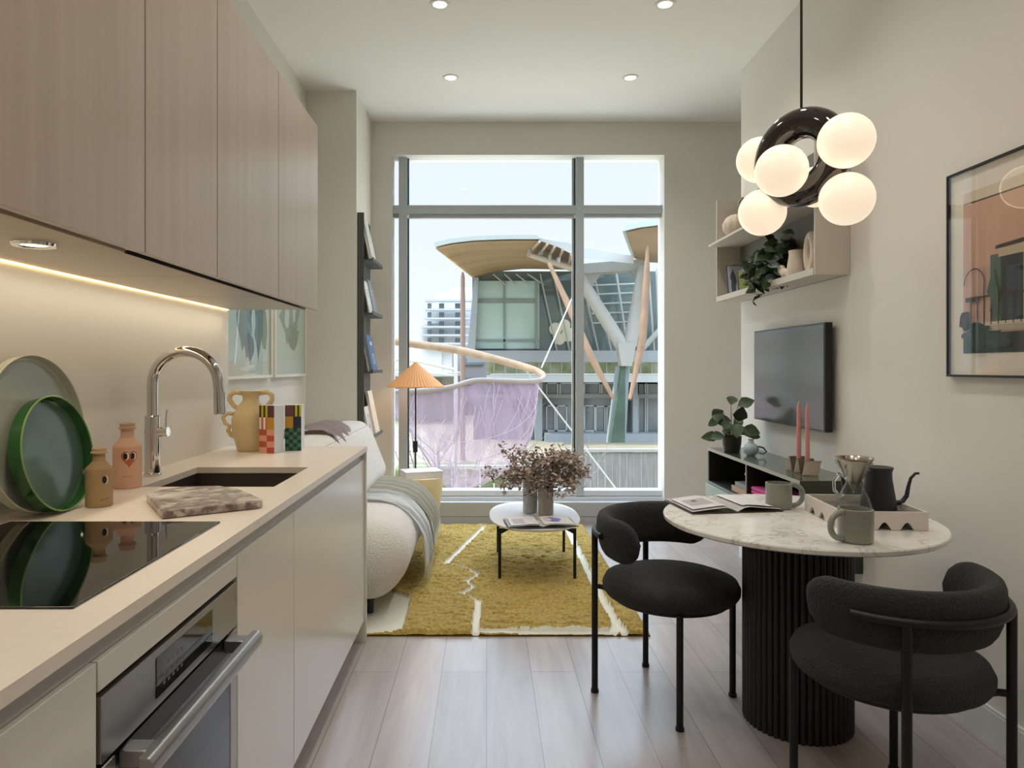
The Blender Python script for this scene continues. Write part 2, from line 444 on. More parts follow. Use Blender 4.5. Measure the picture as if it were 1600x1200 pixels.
# base units
def base_unit(y0, y1, label, hollow=False, filler=None):
    t = thing('base_cabinet', label, 'kitchen cabinet', (-0.9, (y0 + y1) / 2, 0.1), group='cream base cabinets')
    b = new()
    if hollow:
        for ya_, yb_ in ((y0 + .002, y0 + .018), (y1 - .018, y1 - .002)): box(b, XK + .005, -0.60, ya_, yb_, 0.1, 0.855)
        box(b, XK + .005, -0.60, y0 + .018, y1 - .018, 0.1, 0.116); box(b, XK + .005, XK + .015, y0 + .018, y1 - .018, 0.116, 0.855)
    else: box(b, XK + .005, -0.60, y0 + .002, y1 - .002, 0.1, 0.855 if filler is None else 0.8)
    if filler is None: obj('carcass', b, M_carc, t)
    else: b.free()
    b = new()
    if filler is None: box(b, -0.597, -0.577, y0 + .0015, y1 - .0015, 0.103, 0.862, .0012, 1); obj('door', b, M_gloss, t)
    else: box(b, -0.597, -0.577, y0 + .0015, y1 - .0015, 0.815, 0.862, .0012, 1); obj('filler_panel', b, M_gloss, t); b = new(); box(b, XK + .005, -0.60, y0 + .002, y0 + .018, 0.1, 0.85); box(b, XK + .005, -0.60, y1 - .018, y1 - .002, 0.1, 0.85); box(b, XK + .005, -0.60, y0 + .018, y1 - .018, 0.1, 0.115); obj('carcass', b, M_carc, t)
    return t
base_unit(0.2, 1.043, 'cream base cabinet nearest the camera, left of the oven')
base_unit(1.045, 1.63, 'cream filler cabinet framing the oven under the cooktop', filler=True)
base_unit(1.632, 2.11, 'narrow cream base cabinet just beyond the oven')
base_unit(2.112, 3.318, 'wide cream base cabinet under the sink, last before the sofa', hollow=True)
b = new(); box(b, XK + .005, -0.567, 3.32, 3.343, 0, 0.9, .001, 1)
o = obj('end_panel', b, M_gloss); tag(o, 'thin cream panel closing the sofa end of the base cabinets', 'panel')
b = new(); box(b, -0.66, -0.645, 0.2, 3.32, 0.0, 0.1)
o = obj('toe_kick', b, mat('toe_kick_grey', '#8f8982', 0.5)); tag(o, 'recessed plinth board under the cream base cabinets', 'plinth')
b = new(); box(b, -0.600, -0.586, 0.2, 3.32, 0.864, 0.9); box(b, -0.586, -0.572, 0.2, 3.32, 0.893, 0.9)
o = obj('finger_pull_rail', b, M_channel); tag(o, 'grey metal finger-pull rail running under the worktop edge', 'rail')

# oven
t = thing('built_in_oven', 'stainless built-in oven with bar handle under the black cooktop', 'oven', (-0.85, 1.3375, 0.118))
b = new(); box(b, XK + .05, -0.60, 1.068, 1.607, 0.118, 0.808); obj('body', b, M_blackp, t)
y0, y1 = 1.051, 1.624
b = new(); box(b, -0.599, -0.575, y0, y1, 0.705, 0.806, .002, 2); cp = obj('control_panel', b, M_steel, t)
b = new(); box(b, -0.5755, -0.5738, 1.225, 1.475, 0.722, 0.792); obj('display', b, M_oglass, cp)
b = new()
for i in range(5):
    for j in range(3):
        box(b, -0.5739, -0.5735, 1.25 + i * .018, 1.258 + i * .018, 0.735 + j * .016, 0.741 + j * .016)
obj('touch_key', b, mat('touch_key_print', '#6d6b6c', .5), cp)
b = new()
for yy in (y0, y1 - .042): box(b, -0.599, -0.575, yy, yy + .042, 0.125, 0.698, .002, 1)
box(b, -0.599, -0.575, y0 + .042, y1 - .042, 0.125, 0.185); box(b, -0.599, -0.577, y0 + .042, y1 - .042, 0.66, 0.698, mi=1)
dr = obj('door', b, [M_steel, M_blackp], t)
b = new(); box(b, -0.599, -0.5765, y0 + .042, y1 - .042, 0.185, 0.66); obj('window', b, M_oglass, dr)
b = new()
prism(b, [(-0.575, 0.672), (-0.522, 0.672), (-0.522, 0.70), (-0.575, 0.70)], 1.10, 1.135, 'y', .002, 1); prism(b, [(-0.575, 0.672), (-0.522, 0.672), (-0.522, 0.70), (-0.575, 0.70)], 1.54, 1.575, 'y', .002, 1)
prism(b, [(-0.532, 0.668), (-0.515, 0.664), (-0.508, 0.674), (-0.508, 0.692), (-0.516, 0.702), (-0.532, 0.702)], 1.075, 1.60, 'y', .003, 2)
obj('handle', b, M_steel, t)

# cooktop
t = thing('induction_cooktop', 'black glass induction cooktop let into the worktop', 'cooktop', (-0.89, 1.4, ZCT))
b = new(); box(b, -1.15, -0.642, 1.094, 1.70, ZCT, ZCT + .004, .002, 2); pl = obj('glass_plate', b, M_bglass, t)
# upper cabinets
ZU0, ZU1, XU = 1.567, 2.44, -0.80
def upper(y0, y1, label):
    t = thing('wall_cabinet', label, 'kitchen cabinet', (-1.0, (y0 + y1) / 2, ZU0), group='pale oak wall cabinets')
    b = new(); box(b, XK, XU - (.06 if y0 > 1.1 else .021), y0 + .0015, y1 - .0015, ZU0 + (.003 if y0 > 1.1 else .006), ZU1); obj('carcass', b, mat('cabinet_underside', '#b5a898', 0.35, 0.2), t)
    b = new(); box(b, XU - .020, XU, y0 + .0015, y1 - .0015, ZU0, ZU1, .001, 1); obj('door', b, M_oak, t)
    if y0 > 1.1: b = new(); box(b, XU - .06, XU - .020, y0 + .002, y1 - .002, ZU0 + .03, ZU0 + .05); box(b, XU - .062, XU - .0585, y0 + .002, y1 - .002, ZU0 + .003, ZU0 + .05); obj('finger_groove', b, M_blackp, t)
    return t
upper(1.05, 1.65, 'pale oak wall cabinet over the cooktop, nearest the camera')
upper(1.652, 2.093, 'narrow pale oak wall cabinet, second from the camera')
upper(2.095, 2.71, 'pale oak wall cabinet over the faucet, third from the camera')
upper(2.712, 3.343, 'pale oak wall cabinet at the sofa end, farthest from the camera')
# hood under the nearest unit
t = thing('range_hood', 'slim hood panel with a small lamp under the nearest oak wall cabinet', 'range hood', (-1.0, 1.35, ZU0 - .02))
b = new(); box(b, XK + .05, XU - .036, 1.07, 1.63, ZU0 - .003, ZU0 + .006, .001, 1); hp = obj('panel', b, mat('hood_panel', '#b3a48f', .35, .4), t)
b = new(); box(b, XK + .12, XU - .2, 1.09, 1.42, ZU0 - .006, ZU0 - .003, .001, 1); obj('filter', b, M_steel, t)
b = new(); lathe(b, -0.97, 1.51, [(0.028, ZU0 - .004), (.030, ZU0 - .009), (.042, ZU0 - .009), (.044, ZU0 - .003)], 24); obj('lamp_ring', b, M_chrome, t)
b = new(); lathe(b, -0.97, 1.51, [(0, ZU0 - .0055), (0.029, ZU0 - .0055)], 24); obj('lamp', b, mat('hood_lamp', '#fff0d0', .5, emit='#ffe2ac', estr=6), t)
light('hood_lamp_light', 'SPOT', (-0.97, 1.51, ZU0 - .02), 2.5, (1, .8, .55), t, spot_size=2.2, spot_blend=.8, shadow_soft_size=.03)
b = new(); box(b, XK, XK + .007, 1.05, 3.33, ZU0 + .001, ZU0 + .008)
o = obj('led_strip', b, mat('led_strip_glow', '#ffe6b0', .5, emit='#ffdca4', estr=5)); tag(o, 'glowing warm light strip along the wall under the oak cabinets', 'light strip')
l_ = light('led_strip_light', 'AREA', (XK + .09, 2.19, ZU0 - .004), 1.9, (1, .85, .62), None, shape='RECTANGLE', size=.012, size_y=2.2)
l_.parent = o

# faucet
fx, fy = -1.157, 2.44
t = thing('kitchen_faucet', 'tall polished gooseneck faucet with pull-down head behind the sink', 'faucet', (fx, fy, ZCT))
b = new(); lathe(b, fx, fy, [(0, ZCT), (.030, ZCT), (.030, ZCT + .008), (.024, ZCT + .012), (0, ZCT + .012)], 28); obj('base', b, M_chrome, t)
b = new(); lathe(b, fx, fy, [(0, ZCT + .01), (.026, ZCT + .01), (.026, ZCT + .205), (.022, ZCT + .209), (0, ZCT + .209)], 28); obj('body', b, M_chrome, t)
b = new(); R_ = .114; zc_ = 1.367 - R_ - .014
pts = [(fx, fy, ZCT + .2), (fx, fy, zc_ - .04)] + [(fx + R_ - R_ * math.cos(a), fy, zc_ + R_ * math.sin(a)) for a in [i * PI / 20 for i in range(0, 20)]]
pts += [(fx + 2 * R_, fy, zc_ - .0), (fx + 2 * R_ + .004, fy, zc_ - .03)]
tube(b, pts, .0185, 20); obj('spout', b, M_chrome, t)
b = new(); tube(b, [(fx + 2 * R_ + .004, fy, zc_ - .028), (fx + 2 * R_ + .006, fy, 1.14), (fx + 2 * R_ + .006, fy, 1.134)], [.0205, .0215, .019], 20); sh = obj('spray_head', b, M_chrome, t)
b = new(); box(b, fx + 2 * R_ - .016, fx + 2 * R_ - .0105, fy - .006, fy + .006, 1.155, 1.195, .002, 1); obj('spray_button', b, M_blackp, sh)
b = new(); cyl(b, (fx - .02, fy, ZCT + .150), (fx + .055, fy, ZCT + .152), .0185, .0165, 20); h = obj('handle', b, M_chrome, t)
b = new(); tube(b, [(fx + .046, fy, ZCT + .155), (fx + .047, fy, ZCT + .20), (fx + .049, fy, ZCT + .228)], [.004, .0035, .003], 10); obj('lever', b, M_chrome, h)

# leaning plates
def dish(name, label, cat, c, R, depth, ang, m, mr, dep_in=.006):
    """round tray leaning against the left wall; local z is the way it faces"""
    t = thing(name, label, cat, c)
    M = Matrix.Translation(Vector(c)) @ Matrix.Rotation(ang, 4, 'Y')
    b = new()
    lathe(b, 0, 0, [(0, 0), (R * .93, 0), (R * .965, .004), (R * .985, depth), (R * 1.0, depth), (R * .99, -.002), (R * .94, -.009), (0, -.009)], 72, M=M)
    for f in b.faces:
        pass
    o = obj('body', b, m, t, sharp=.5)
    b = new(); tube(b, [M @ Vector((R * .9925 * math.cos(i * PI / 36), R * .9925 * math.sin(i * PI / 36), depth)) for i in range(72)], .0022, 8, True)
    obj('rim', b, mr, t)
    b = new(); lathe(b, 0, 0, [(0, .0012), (R * .925, .0012)], 72, M=M); return t, b
M_pgrey = mat('pale_grey_green_enamel', '#bcbfae', .3)
t, b = dish('serving_tray', 'large pale grey-green round tray leaning on the kitchen wall', 'tray', (-1.178, 1.822, ZCT + .2035), .2035, .022, PI / 2 - .10, M_pgrey, mat('tray_rim_cream', '#cfcab2', .4))
obj('well', b, mat('tray_well', '#b4bbb2', .25), t)
M_pgreen = mat('green_glass_glaze', '#2f6332', .12, var=.35, vscale=7)
t, b = dish('plate', 'dark green round plate leaning on the larger pale tray', 'plate', (-1.138, 1.830, ZCT + .1485), .150, .030, PI / 2 - .16, M_pgreen, mat('green_rim', '#7fa05a', .3))
obj('well', b, mat('plate_well_teal', '#5d7b72', .22, var=.25, vscale=5), t)

# soap bottles
def bottle(loc, h, w, rot, label, col, heart):
    t = thing('soap_bottle', label, 'bottle', loc, rot, 'stoneware soap bottles')
    m = mat('bottle_' + col[1:], col, .75, bump=.05, bscale=90)
    b = new(); zs = h * .70; r = w / 2
    lathe(b, 0, 0, [(0, 0), (r * .93, 0), (r, h * .02), (r, h * .62), (r * .95, h * .665), (r * .55, h * .755), (r * .46, h * .79), (r * .46, h * .905)], 40, sy=.9)
    bd = obj('body', b, m, t, local=True)
    b = new(); lathe(b, 0, 0, [(r * .46, h * .9), (r * .60, h * .905), (r * .62, h * .935), (r * .5, h * .945), (r * .55, h * .98), (r * .52, h), (r * .3, h), (r * .28, h * .97), (0, h * .97)], 32)
    obj('neck_ring', b, mat('bottle_rim_' + col[1:], '#c9a98c', .7), t, local=True)
    blk = mat('mark_black', '#15100d', .6); wht = mat('mark_white', '#efe6da', .6); red = mat('mark_red', '#c2694c', .6); mk = []
    def on(x, z, off=.0008):      # a point on the front of the bottle
        a = x / r
        return ((r + off) * math.sin(a), -(r * .9 + off) * math.cos(a), z)
    def patch(poly, m_, off, name, parent):
        b = new(); cx = sum(p[0] for p in poly) / len(poly); cz = sum(p[1] for p in poly) / len(poly)
        rings = []
        for q in (1, .6, .3):
            rings.append([b.verts.new(on(cx + (p[0] - cx) * q, cz + (p[1] - cz) * q, off)) for p in poly])
        k = len(poly)
        for A, B in zip(rings, rings[1:]):
            for i in range(k): b.faces.new((A[i], A[(i + 1) % k], B[(i + 1) % k], B[i]))
        b.faces.new(rings[-1]); return obj(name, b, m_, parent, local=True)
    ell = lambda cx, cz, a, c: [(cx + a * math.cos(i * PI / 12), cz + c * math.sin(i * PI / 12)) for i in range(24)]
    if heart:
        hp = []
        for i in range(40):
            a = i * 2 * PI / 40; hp.append((.0018 * 16 * math.sin(a) ** 3 * .80 + .006, h * .47 + .0018 * (13 * math.cos(a) - 5 * math.cos(2 * a) - 2 * math.cos(3 * a) - math.cos(4 * a))))
        hp_o = patch(hp, red, .0006, 'heart_mark', bd)
        for cx in (-.003, .017):
            patch(ell(cx + .001, h * .50, .0078, .0115), wht, .0010, 'eye_white_mark', bd); patch(ell(cx - .0016, h * .50, .0058, .0100), blk, .0014, 'eye_pupil_mark', bd)
        patch([(-.012, h * .185), (.016, h * .19), (.016, h * .195), (-.012, h * .19)], blk, .0008, 'line_mark', bd)
    else:
        patch(ell(.0165, h * .47, .0075, .0115), wht, .0008, 'eye_white_mark', bd); patch(ell(.0145, h * .47, .0060, .0105), blk, .0012, 'eye_pupil_mark', bd)
        patch([(.006, h * .125), (.027, h * .15), (.027, h * .157), (.006, h * .132)], blk, .0008, 'line_mark', bd)
    return t
bottle((-1.048, 1.905, ZCT), .158, .067, .45, 'short tan soap bottle in front of the green plate', '#a98d68', False)
bottle((-1.122, 2.20, ZCT), .202, .083, .45, 'taller pink soap bottle with a red heart, beside the faucet', '#dcb096', True)

# marble board
t = new()
prism(t, [(-.95, 1.965), (-.80, 1.735), (-.605, 1.862), (-.598, 1.885), (-.655, 1.965), (-.73, 2.06), (-.80, 2.105), (-.90, 2.09), (-.943, 2.03)], ZCT + .001, ZCT + .022, 'z', .004, 3)
o = obj('marble_board', t, M_board); tag(o, 'brown and white marble board lying on the worktop before the sink', 'cutting board')

# yellow jug
jx, jy = -1.06, 3.17
M_jug = mat('pale_yellow_ceramic', '#e0c999', .45, var=.08, vscale=12)
t = thing('ceramic_jug', 'pale yellow looped-handle jug at the far end of the worktop', 'jug', (jx, jy, ZCT))
b = new(); lathe(b, jx, jy, [(0, ZCT), (.055, ZCT), (.06, ZCT + .006), (.082, ZCT + .09), (.083, ZCT + .145), (.06, ZCT + .195), (.036, ZCT + .225), (.038, ZCT + .25), (.052, ZCT + .268), (.045, ZCT + .268), (.03, ZCT + .25), (0, ZCT + .24)], 9)
obj('body', b, M_jug, t, sharp=.9)
def loop(pts, r, name='handle'):
    b = new(); tube(b, pts, r, 12); obj(name, b, M_jug, t)
for s in (-1, 1):
    loop([(jx + s * .035, jy, ZCT + .258), (jx + s * .072, jy, ZCT + .263), (jx + s * .094, jy, ZCT + .25), (jx + s * .096, jy, ZCT + .228), (jx + s * .078, jy, ZCT + .203), (jx + s * .056, jy, ZCT + .188)], .0115)
loop([(jx - .078, jy, ZCT + .165), (jx - .108, jy, ZCT + .168), (jx - .126, jy, ZCT + .148), (jx - .116, jy, ZCT + .122), (jx - .095, jy, ZCT + .112), (jx - .104, jy, ZCT + .09), (jx - .09, jy, ZCT + .068), (jx - .072, jy, ZCT + .06)], .0095)

# patterned boxes
def patchbox(c, rot, label, cells, ncol, nrow, W, H):
    t = thing('patterned_box', label, 'box', (*c, ZCT), rot)
    b = new(); box(b, -W / 2, W / 2, -W / 2, W / 2, 0, H, .0015, 1); o = obj('body', b, mat('box_pale_blue_white', '#d8dce0', .4), t, local=True)
    keys = []; ms = []
    b = new()
    for (c0, c1, r0, r1, col) in cells:
        mm = mat('patch_' + col[1:], col, .5)
        if mm not in ms: ms.append(mm)
        x0 = -W / 2 + c0 * W; x1 = -W / 2 + c1 * W
        vs = [b.verts.new(p) for p in ((x0, -W / 2 - .0006, r0 * H), (x1, -W / 2 - .0006, r0 * H), (x1, -W / 2 - .0006, r1 * H), (x0, -W / 2 - .0006, r1 * H))]
        b.faces.new(vs).material_index = ms.index(mm)
    obj('patchwork_print', b, ms, t, local=True)
def checks(c0, c1, r0, r1, n, m, ca, cb):
    out = []
    for i in range(n):
        for j in range(m):
            out.append((c0 + (c1 - c0) * i / n, c0 + (c1 - c0) * (i + 1) / n, r0 + (r1 - r0) * j / m, r0 + (r1 - r0) * (j + 1) / m, ca if (i + j) % 2 else cb))
    return out
A = checks(0, 1, .0, .5, 2, 4, '#b9533a', '#e0a085') + checks(0, .55, .5, .75, 4, 1, '#c96a50', '#f0e2d6') + [(.55, 1, .5, .75, '#c3932c'), (.55, 1, .75, 1, '#5e3b4a')] + checks(0, .55, .75, 1, 4, 1, '#c9bd2a', '#3b3a25')
Bc = checks(0, 1, .0, .5, 4, 6, '#173a2a', '#3f7358') + [(0, .5, .5, .75, '#c3932c'), (.5, 1, .5, .75, '#20263c'), (0, .5, .75, 1, '#6b4145')] + checks(.5, 1, .75, 1, 4, 1, '#c9bd2a', '#3b3a25')
patchbox((-.945, 3.10), -.30, 'tall box with red-check patchwork front beside the yellow jug', A, 2, 4, .075, .208)
patchbox((-.868, 3.19), .06, 'tall box with green-check patchwork front, nearest the worktop end', Bc, 2, 4, .072, .205)
# ------------------------------------------------------------------ pictures on the left wall
def left_picture(y0, y1, z0, z1, label, blobs, tone):
    t = thing('framed_print', label, 'picture', (XL, (y0 + y1) / 2, z0), group='abstract prints beyond the kitchen wall')
    b = new(); d = .032
    for a in ((y0, y0 + .016, z0, z1), (y1 - .016, y1, z0, z1), (y0 + .016, y1 - .016, z0, z0 + .016), (y0 + .016, y1 - .016, z1 - .016, z1)):
        box(b, XL + .001, XL + d, *a)
    obj('frame', b, mat('picture_frame_white', '#e9e5da', .5), t)
    b = new(); box(b, XL + .001, XL + .018, y0 + .016, y1 - .016, z0 + .016, z1 - .016); mt = obj('mount', b, M_paper, t)
    b = new(); x = XL + .0186; ms = [mat(tone[0], tone[1], .7)]
    vs = [b.verts.new((x, p, q)) for p, q in ((y0 + .05, z0 + .10), (y1 - .05, z0 + .10), (y1 - .05, z1 - .06), (y0 + .05, z1 - .06))]; b.faces.new(vs)
    for i, (poly, nm, col) in enumerate(blobs):
        mm = mat(nm, col, .7)
        if mm not in ms: ms.append(mm)
        f = b.faces.new([b.verts.new((x + .0004 * (i + 1), y0 + (y1 - y0) * p, z0 + (z1 - z0) * q)) for p, q in poly]); f.material_index = ms.index(mm)
    obj('print', b, ms, mt, sharp=.1)
    b = new(); box(b, XL + .026, XL + .028, y0 + .016, y1 - .016, z0 + .016, z1 - .016); obj('glass', b, M_pane, t)
def blob(cx, cy, rx, ry, k=14, seed=1, j=.25):
    r = random.Random(seed); return [(cx + rx * math.cos(i * 2 * PI / k) * (1 + r.uniform(-j, j)), cy + ry * math.sin(i * 2 * PI / k) * (1 + r.uniform(-j, j))) for i in range(k)]
left_picture(3.50, 4.26, 1.235, 2.05, 'abstract print with blue-grey blots, nearer of two on the wall behind the jug',
             [(blob(.62, .5, .3, .3, 16, 3), 'print_pale_green', '#e4eae6'), (blob(.42, .42, .16, .22, 16, 4), 'print_blue_grey', '#93a3ac'), (blob(.5, .22, .12, .09, 14, 8), 'print_grey_blue_dark', '#8a959f'),
              (blob(.70, .42, .1, .24, 12, 5), 'print_blue_grey', '#93a3ac'), (blob(.84, .36, .06, .17, 12, 6), 'print_olive', '#a5a693'), (blob(.58, .40, .05, .1, 12, 7), 'print_white', '#e6e9e6')], ('print_ground_cool', '#eceeec'))
left_picture(4.32, 5.06, 1.235, 2.05, 'abstract print with olive-grey wash, farther of two on the wall behind the jug',
             [(blob(.5, .52, .3, .22, 20, 12, .3), 'print_olive_grey', '#b0b5a4'), (blob(.62, .34, .17, .1, 18, 13, .4), 'print_olive', '#a5a693'), (blob(.4, .5, .08, .12, 12, 14), 'print_white', '#e6e9e6'), (blob(.62, .56, .06, .12, 12, 15), 'print_white', '#e6e9e6')], ('print_ground_warm', '#e4e4d8'))

# ------------------------------------------------------------------ sofa
t = thing('sofa', 'white boucle sofa with rounded pillowy seat behind the kitchen worktop', 'sofa', (-.9, 4.35, .03))
b = new(); box(b, XL + .02, -.40, 3.50, 5.16, .10, .505, .19, 8)
bmesh.ops.subdivide_edges(b, edges=[e for e in b.edges if e.calc_length() > .25], cuts=5, use_grid_fill=True)
for v in b.verts:
    n_ = noise.noise(v.co * 3.0) * .012; v.co.z += n_
    k = max(0, min(1, (v.co.x + .7) / .3)) * max(0, (.34 - v.co.z) / .24); v.co.x -= .06 * k * k
obj('seat', b, M_boucle, t, sharp=3)
b = new(); prism(b, [(XL + .02, .40), (-.78, .47), (-.715, .55), (-.83, .84), (-.89, .905), (-1.03, .91), (XL + .02, .86)], 3.52, 5.13, 'y', .045, 4)
for v in b.verts: v.co.z += .018 * math.sin((v.co.y - 3.5) * 1.9) 
obj('backrest', b, M_boucle, t, sharp=3)
for x in (-.60, -1.2):
    for y in (3.50 + .14, 5.02):
        b = new(); cyl(b, (x, y, .03), (x, y, .13), .017, .022, 14); obj('leg', b, M_black, t)
rows = []
for i in range(31):
    v = i / 30; row = []
    for x, z in ((-.775, .66), (-.815, .76), (-.85, .84), (-.885, .905), (-.94, .935), (-1.04, .938), (-1.16, .905), (-1.28, .885)):
        row.append((x + .006 * math.sin(v * 17 + z * 9), 4.02 + .52 * v + .05 * (z - .8), z + .010 + .010 * math.sin(v * 23 + x * 8)))
    rows.append(row)
b = new(); sheet(b, rows, thick=.008)
o = obj('shawl', b, mat('mauve_linen', '#bfaeab', .9, bump=.3, bscale=200), sharp=3); tag(o, 'dusty mauve shawl lying over the top of the sofa back', 'shawl')

# throw blanket
prof = [(-1.02, .53), (-.9, .522), (-.75, .52), (-.62, .515), (-.53, .495), (-.46, .455), (-.405, .395), (-.37, .33), (-.355, .25), (-.35, .17), (-.352, .12)]
def throw(y0, y1, lab, m, lift, seed, ext):
    rows = []; NY = 44; r = random.Random(seed)
    ph = [r.uniform(0, 6) for _ in range(4)]
    for i in range(NY + 1):
        v = i / NY; row = []
        for k, (x, z) in enumerate(prof[:ext]):
            u = k / (len(prof) - 1)
            y = y0 + (y1 - y0) * v + .05 * math.sin(3 * u + ph[0]) + .10 * u * (v - .5)
            w = .007 * math.sin(v * 21 + ph[1] + 2 * u) + .006 * math.sin(v * 43 + ph[2] - 3 * u)
            dx, dz = (.0, 1) if u < .35 else (.75, .66) if u < .6 else (1, .1)
            row.append((x + dx * (lift + w), y, z + dz * (lift + w)))
        rows.append(row)
    b = new(); sheet(b, rows, thick=.008)
    return b
def mat_stripe(name, ca, cb, scale, axis):
    m = bpy.data.materials.new(name); m.use_nodes = True
    nt = m.node_tree; N = nt.nodes; L = nt.links; bs = N['Principled BSDF']; bs.inputs['Roughness'].default_value = .95
    tc = N.new('ShaderNodeTexCoord'); w = N.new('ShaderNodeTexWave'); w.bands_direction = axis; w.inputs['Scale'].default_value = scale; w.inputs['Distortion'].default_value = .4
    L.new(tc.outputs['Object'], w.inputs['Vector'])
    r = N.new('ShaderNodeValToRGB'); r.color_ramp.elements[0].position = .45; r.color_ramp.elements[0].color = lin(ca); r.color_ramp.elements[1].position = .6; r.color_ramp.elements[1].color = lin(cb)
    L.new(w.outputs['Fac'], r.inputs['Fac']); L.new(r.outputs['Color'], bs.inputs['Base Color'])
    return m
t = thing('throw_blanket', 'grey-green and white striped throw draped over the sofa front edge', 'blanket', (-.6, 4.5, .56))
obj('striped_side', throw(4.08, 4.62, '', 0, .010, 3, 11), mat_stripe('throw_white_stripe', '#d8dcda', '#fbfbfa', 4.2, 'Y'), t, sharp=3)
obj('olive_side', throw(4.50, 4.92, '', 0, .018, 5, 10), mat('throw_olive', '#d3d1c3', .95, bump=.3, bscale=150), t, sharp=3)
b = new()
for i in range(26):
    y = 4.05 + i * .0205 + random.uniform(-.004, .004); z = .12
    tube(b, [(-.34, y, z + .01), (-.338, y + random.uniform(-.008, .008), z - .03), (-.342, y + random.uniform(-.012, .012), z - .06)], .0025, 5)
obj('fringe', b, mat('throw_fringe', '#d9dad6', .95), t)

# ------------------------------------------------------------------ side table, book, floor lamp
tx, ty = -.50, 5.42
t = thing('side_table', 'cream tapered drum side table by the window behind the sofa', 'side table', (tx, ty, .04))
b = new(); lathe(b, tx, ty, [(0, .04), (.10, .04), (.105, .05), (.12, .12), (.15, .27), (.164, .38), (.166, .445), (.160, .455), (0, .455)], 44)
obj('body', b, mat('cream_fibre', '#e2cfa5', .6), t)
b = new(); lathe(b, tx, ty, [(0, .4555), (.155, .4555), (.16, .452)], 44); obj('top', b, mat('cream_fibre_top', '#e6d8b8', .5), t)
t = thing('book', 'thick white book lying on the cream side table', 'book', (tx, ty, .457), .35)
b = new(); box(b, -.14, .14, -.10, .10, .004, .044); obj('pages', b, M_paper, t, local=True)
b = new(); box(b, -.145, .145, -.104, .104, .0, .004); box(b, -.145, .145, -.104, .104, .044, .048); box(b, -.145, -.140, -.104, .104, .004, .044); obj('cover', b, mat('book_white_cover', '#e9e7ea', .5), t, local=True)
lx, ly = -.563, 5.60
t = thing('floor_lamp', 'slim floor lamp with peach pleated cone shade before the window', 'lamp', (lx, ly, 0))
b = new(); lathe(b, lx, ly, [(0, 0), (.12, 0), (.12, .012), (.115, .018), (0, .02)], 40); obj('base', b, M_black, t)
b = new(); cyl(b, (lx, ly, .015), (lx, ly, 1.26), .006, n=12); obj('pole', b, M_black, t)
b = new(); box(b, lx - .02, lx + .016, ly - .015, ly + .015, .62, .71, .003, 1); obj('switch_box', b, M_blackp, t)
b = new(); n_ = 96
rings = []
for (r, z) in ((.012, 1.335), (.02, 1.325), (.225, 1.145), (.222, 1.138)):
    rings.append([b.verts.new((lx + (r * (1 + (.012 if j % 2 else -.012))) * math.cos(2 * PI * j / n_), ly + (r * (1 + (.012 if j % 2 else -.012))) * math.sin(2 * PI * j / n_), z)) for j in range(n_)])
for A_, B_ in zip(rings, rings[1:]):
    for j in range(n_): b.faces.new((A_[j], A_[(j + 1) % n_], B_[(j + 1) % n_], B_[j]))
obj('lamp_shade', b, mat('peach_pleated_shade', '#dfa877', .8, emit='#e09a55', estr=.22), t, sharp=.05)
b = new(); ball(b, (lx, ly, 1.2), .03); obj('bulb', b, mat('warm_bulb', '#ffe0b0', .5, emit='#ffcf90', estr=4), t)
light('lamp_glow', 'POINT', (lx, ly, 1.16), 1.2, (1, .72, .42), t, shadow_soft_size=.04)

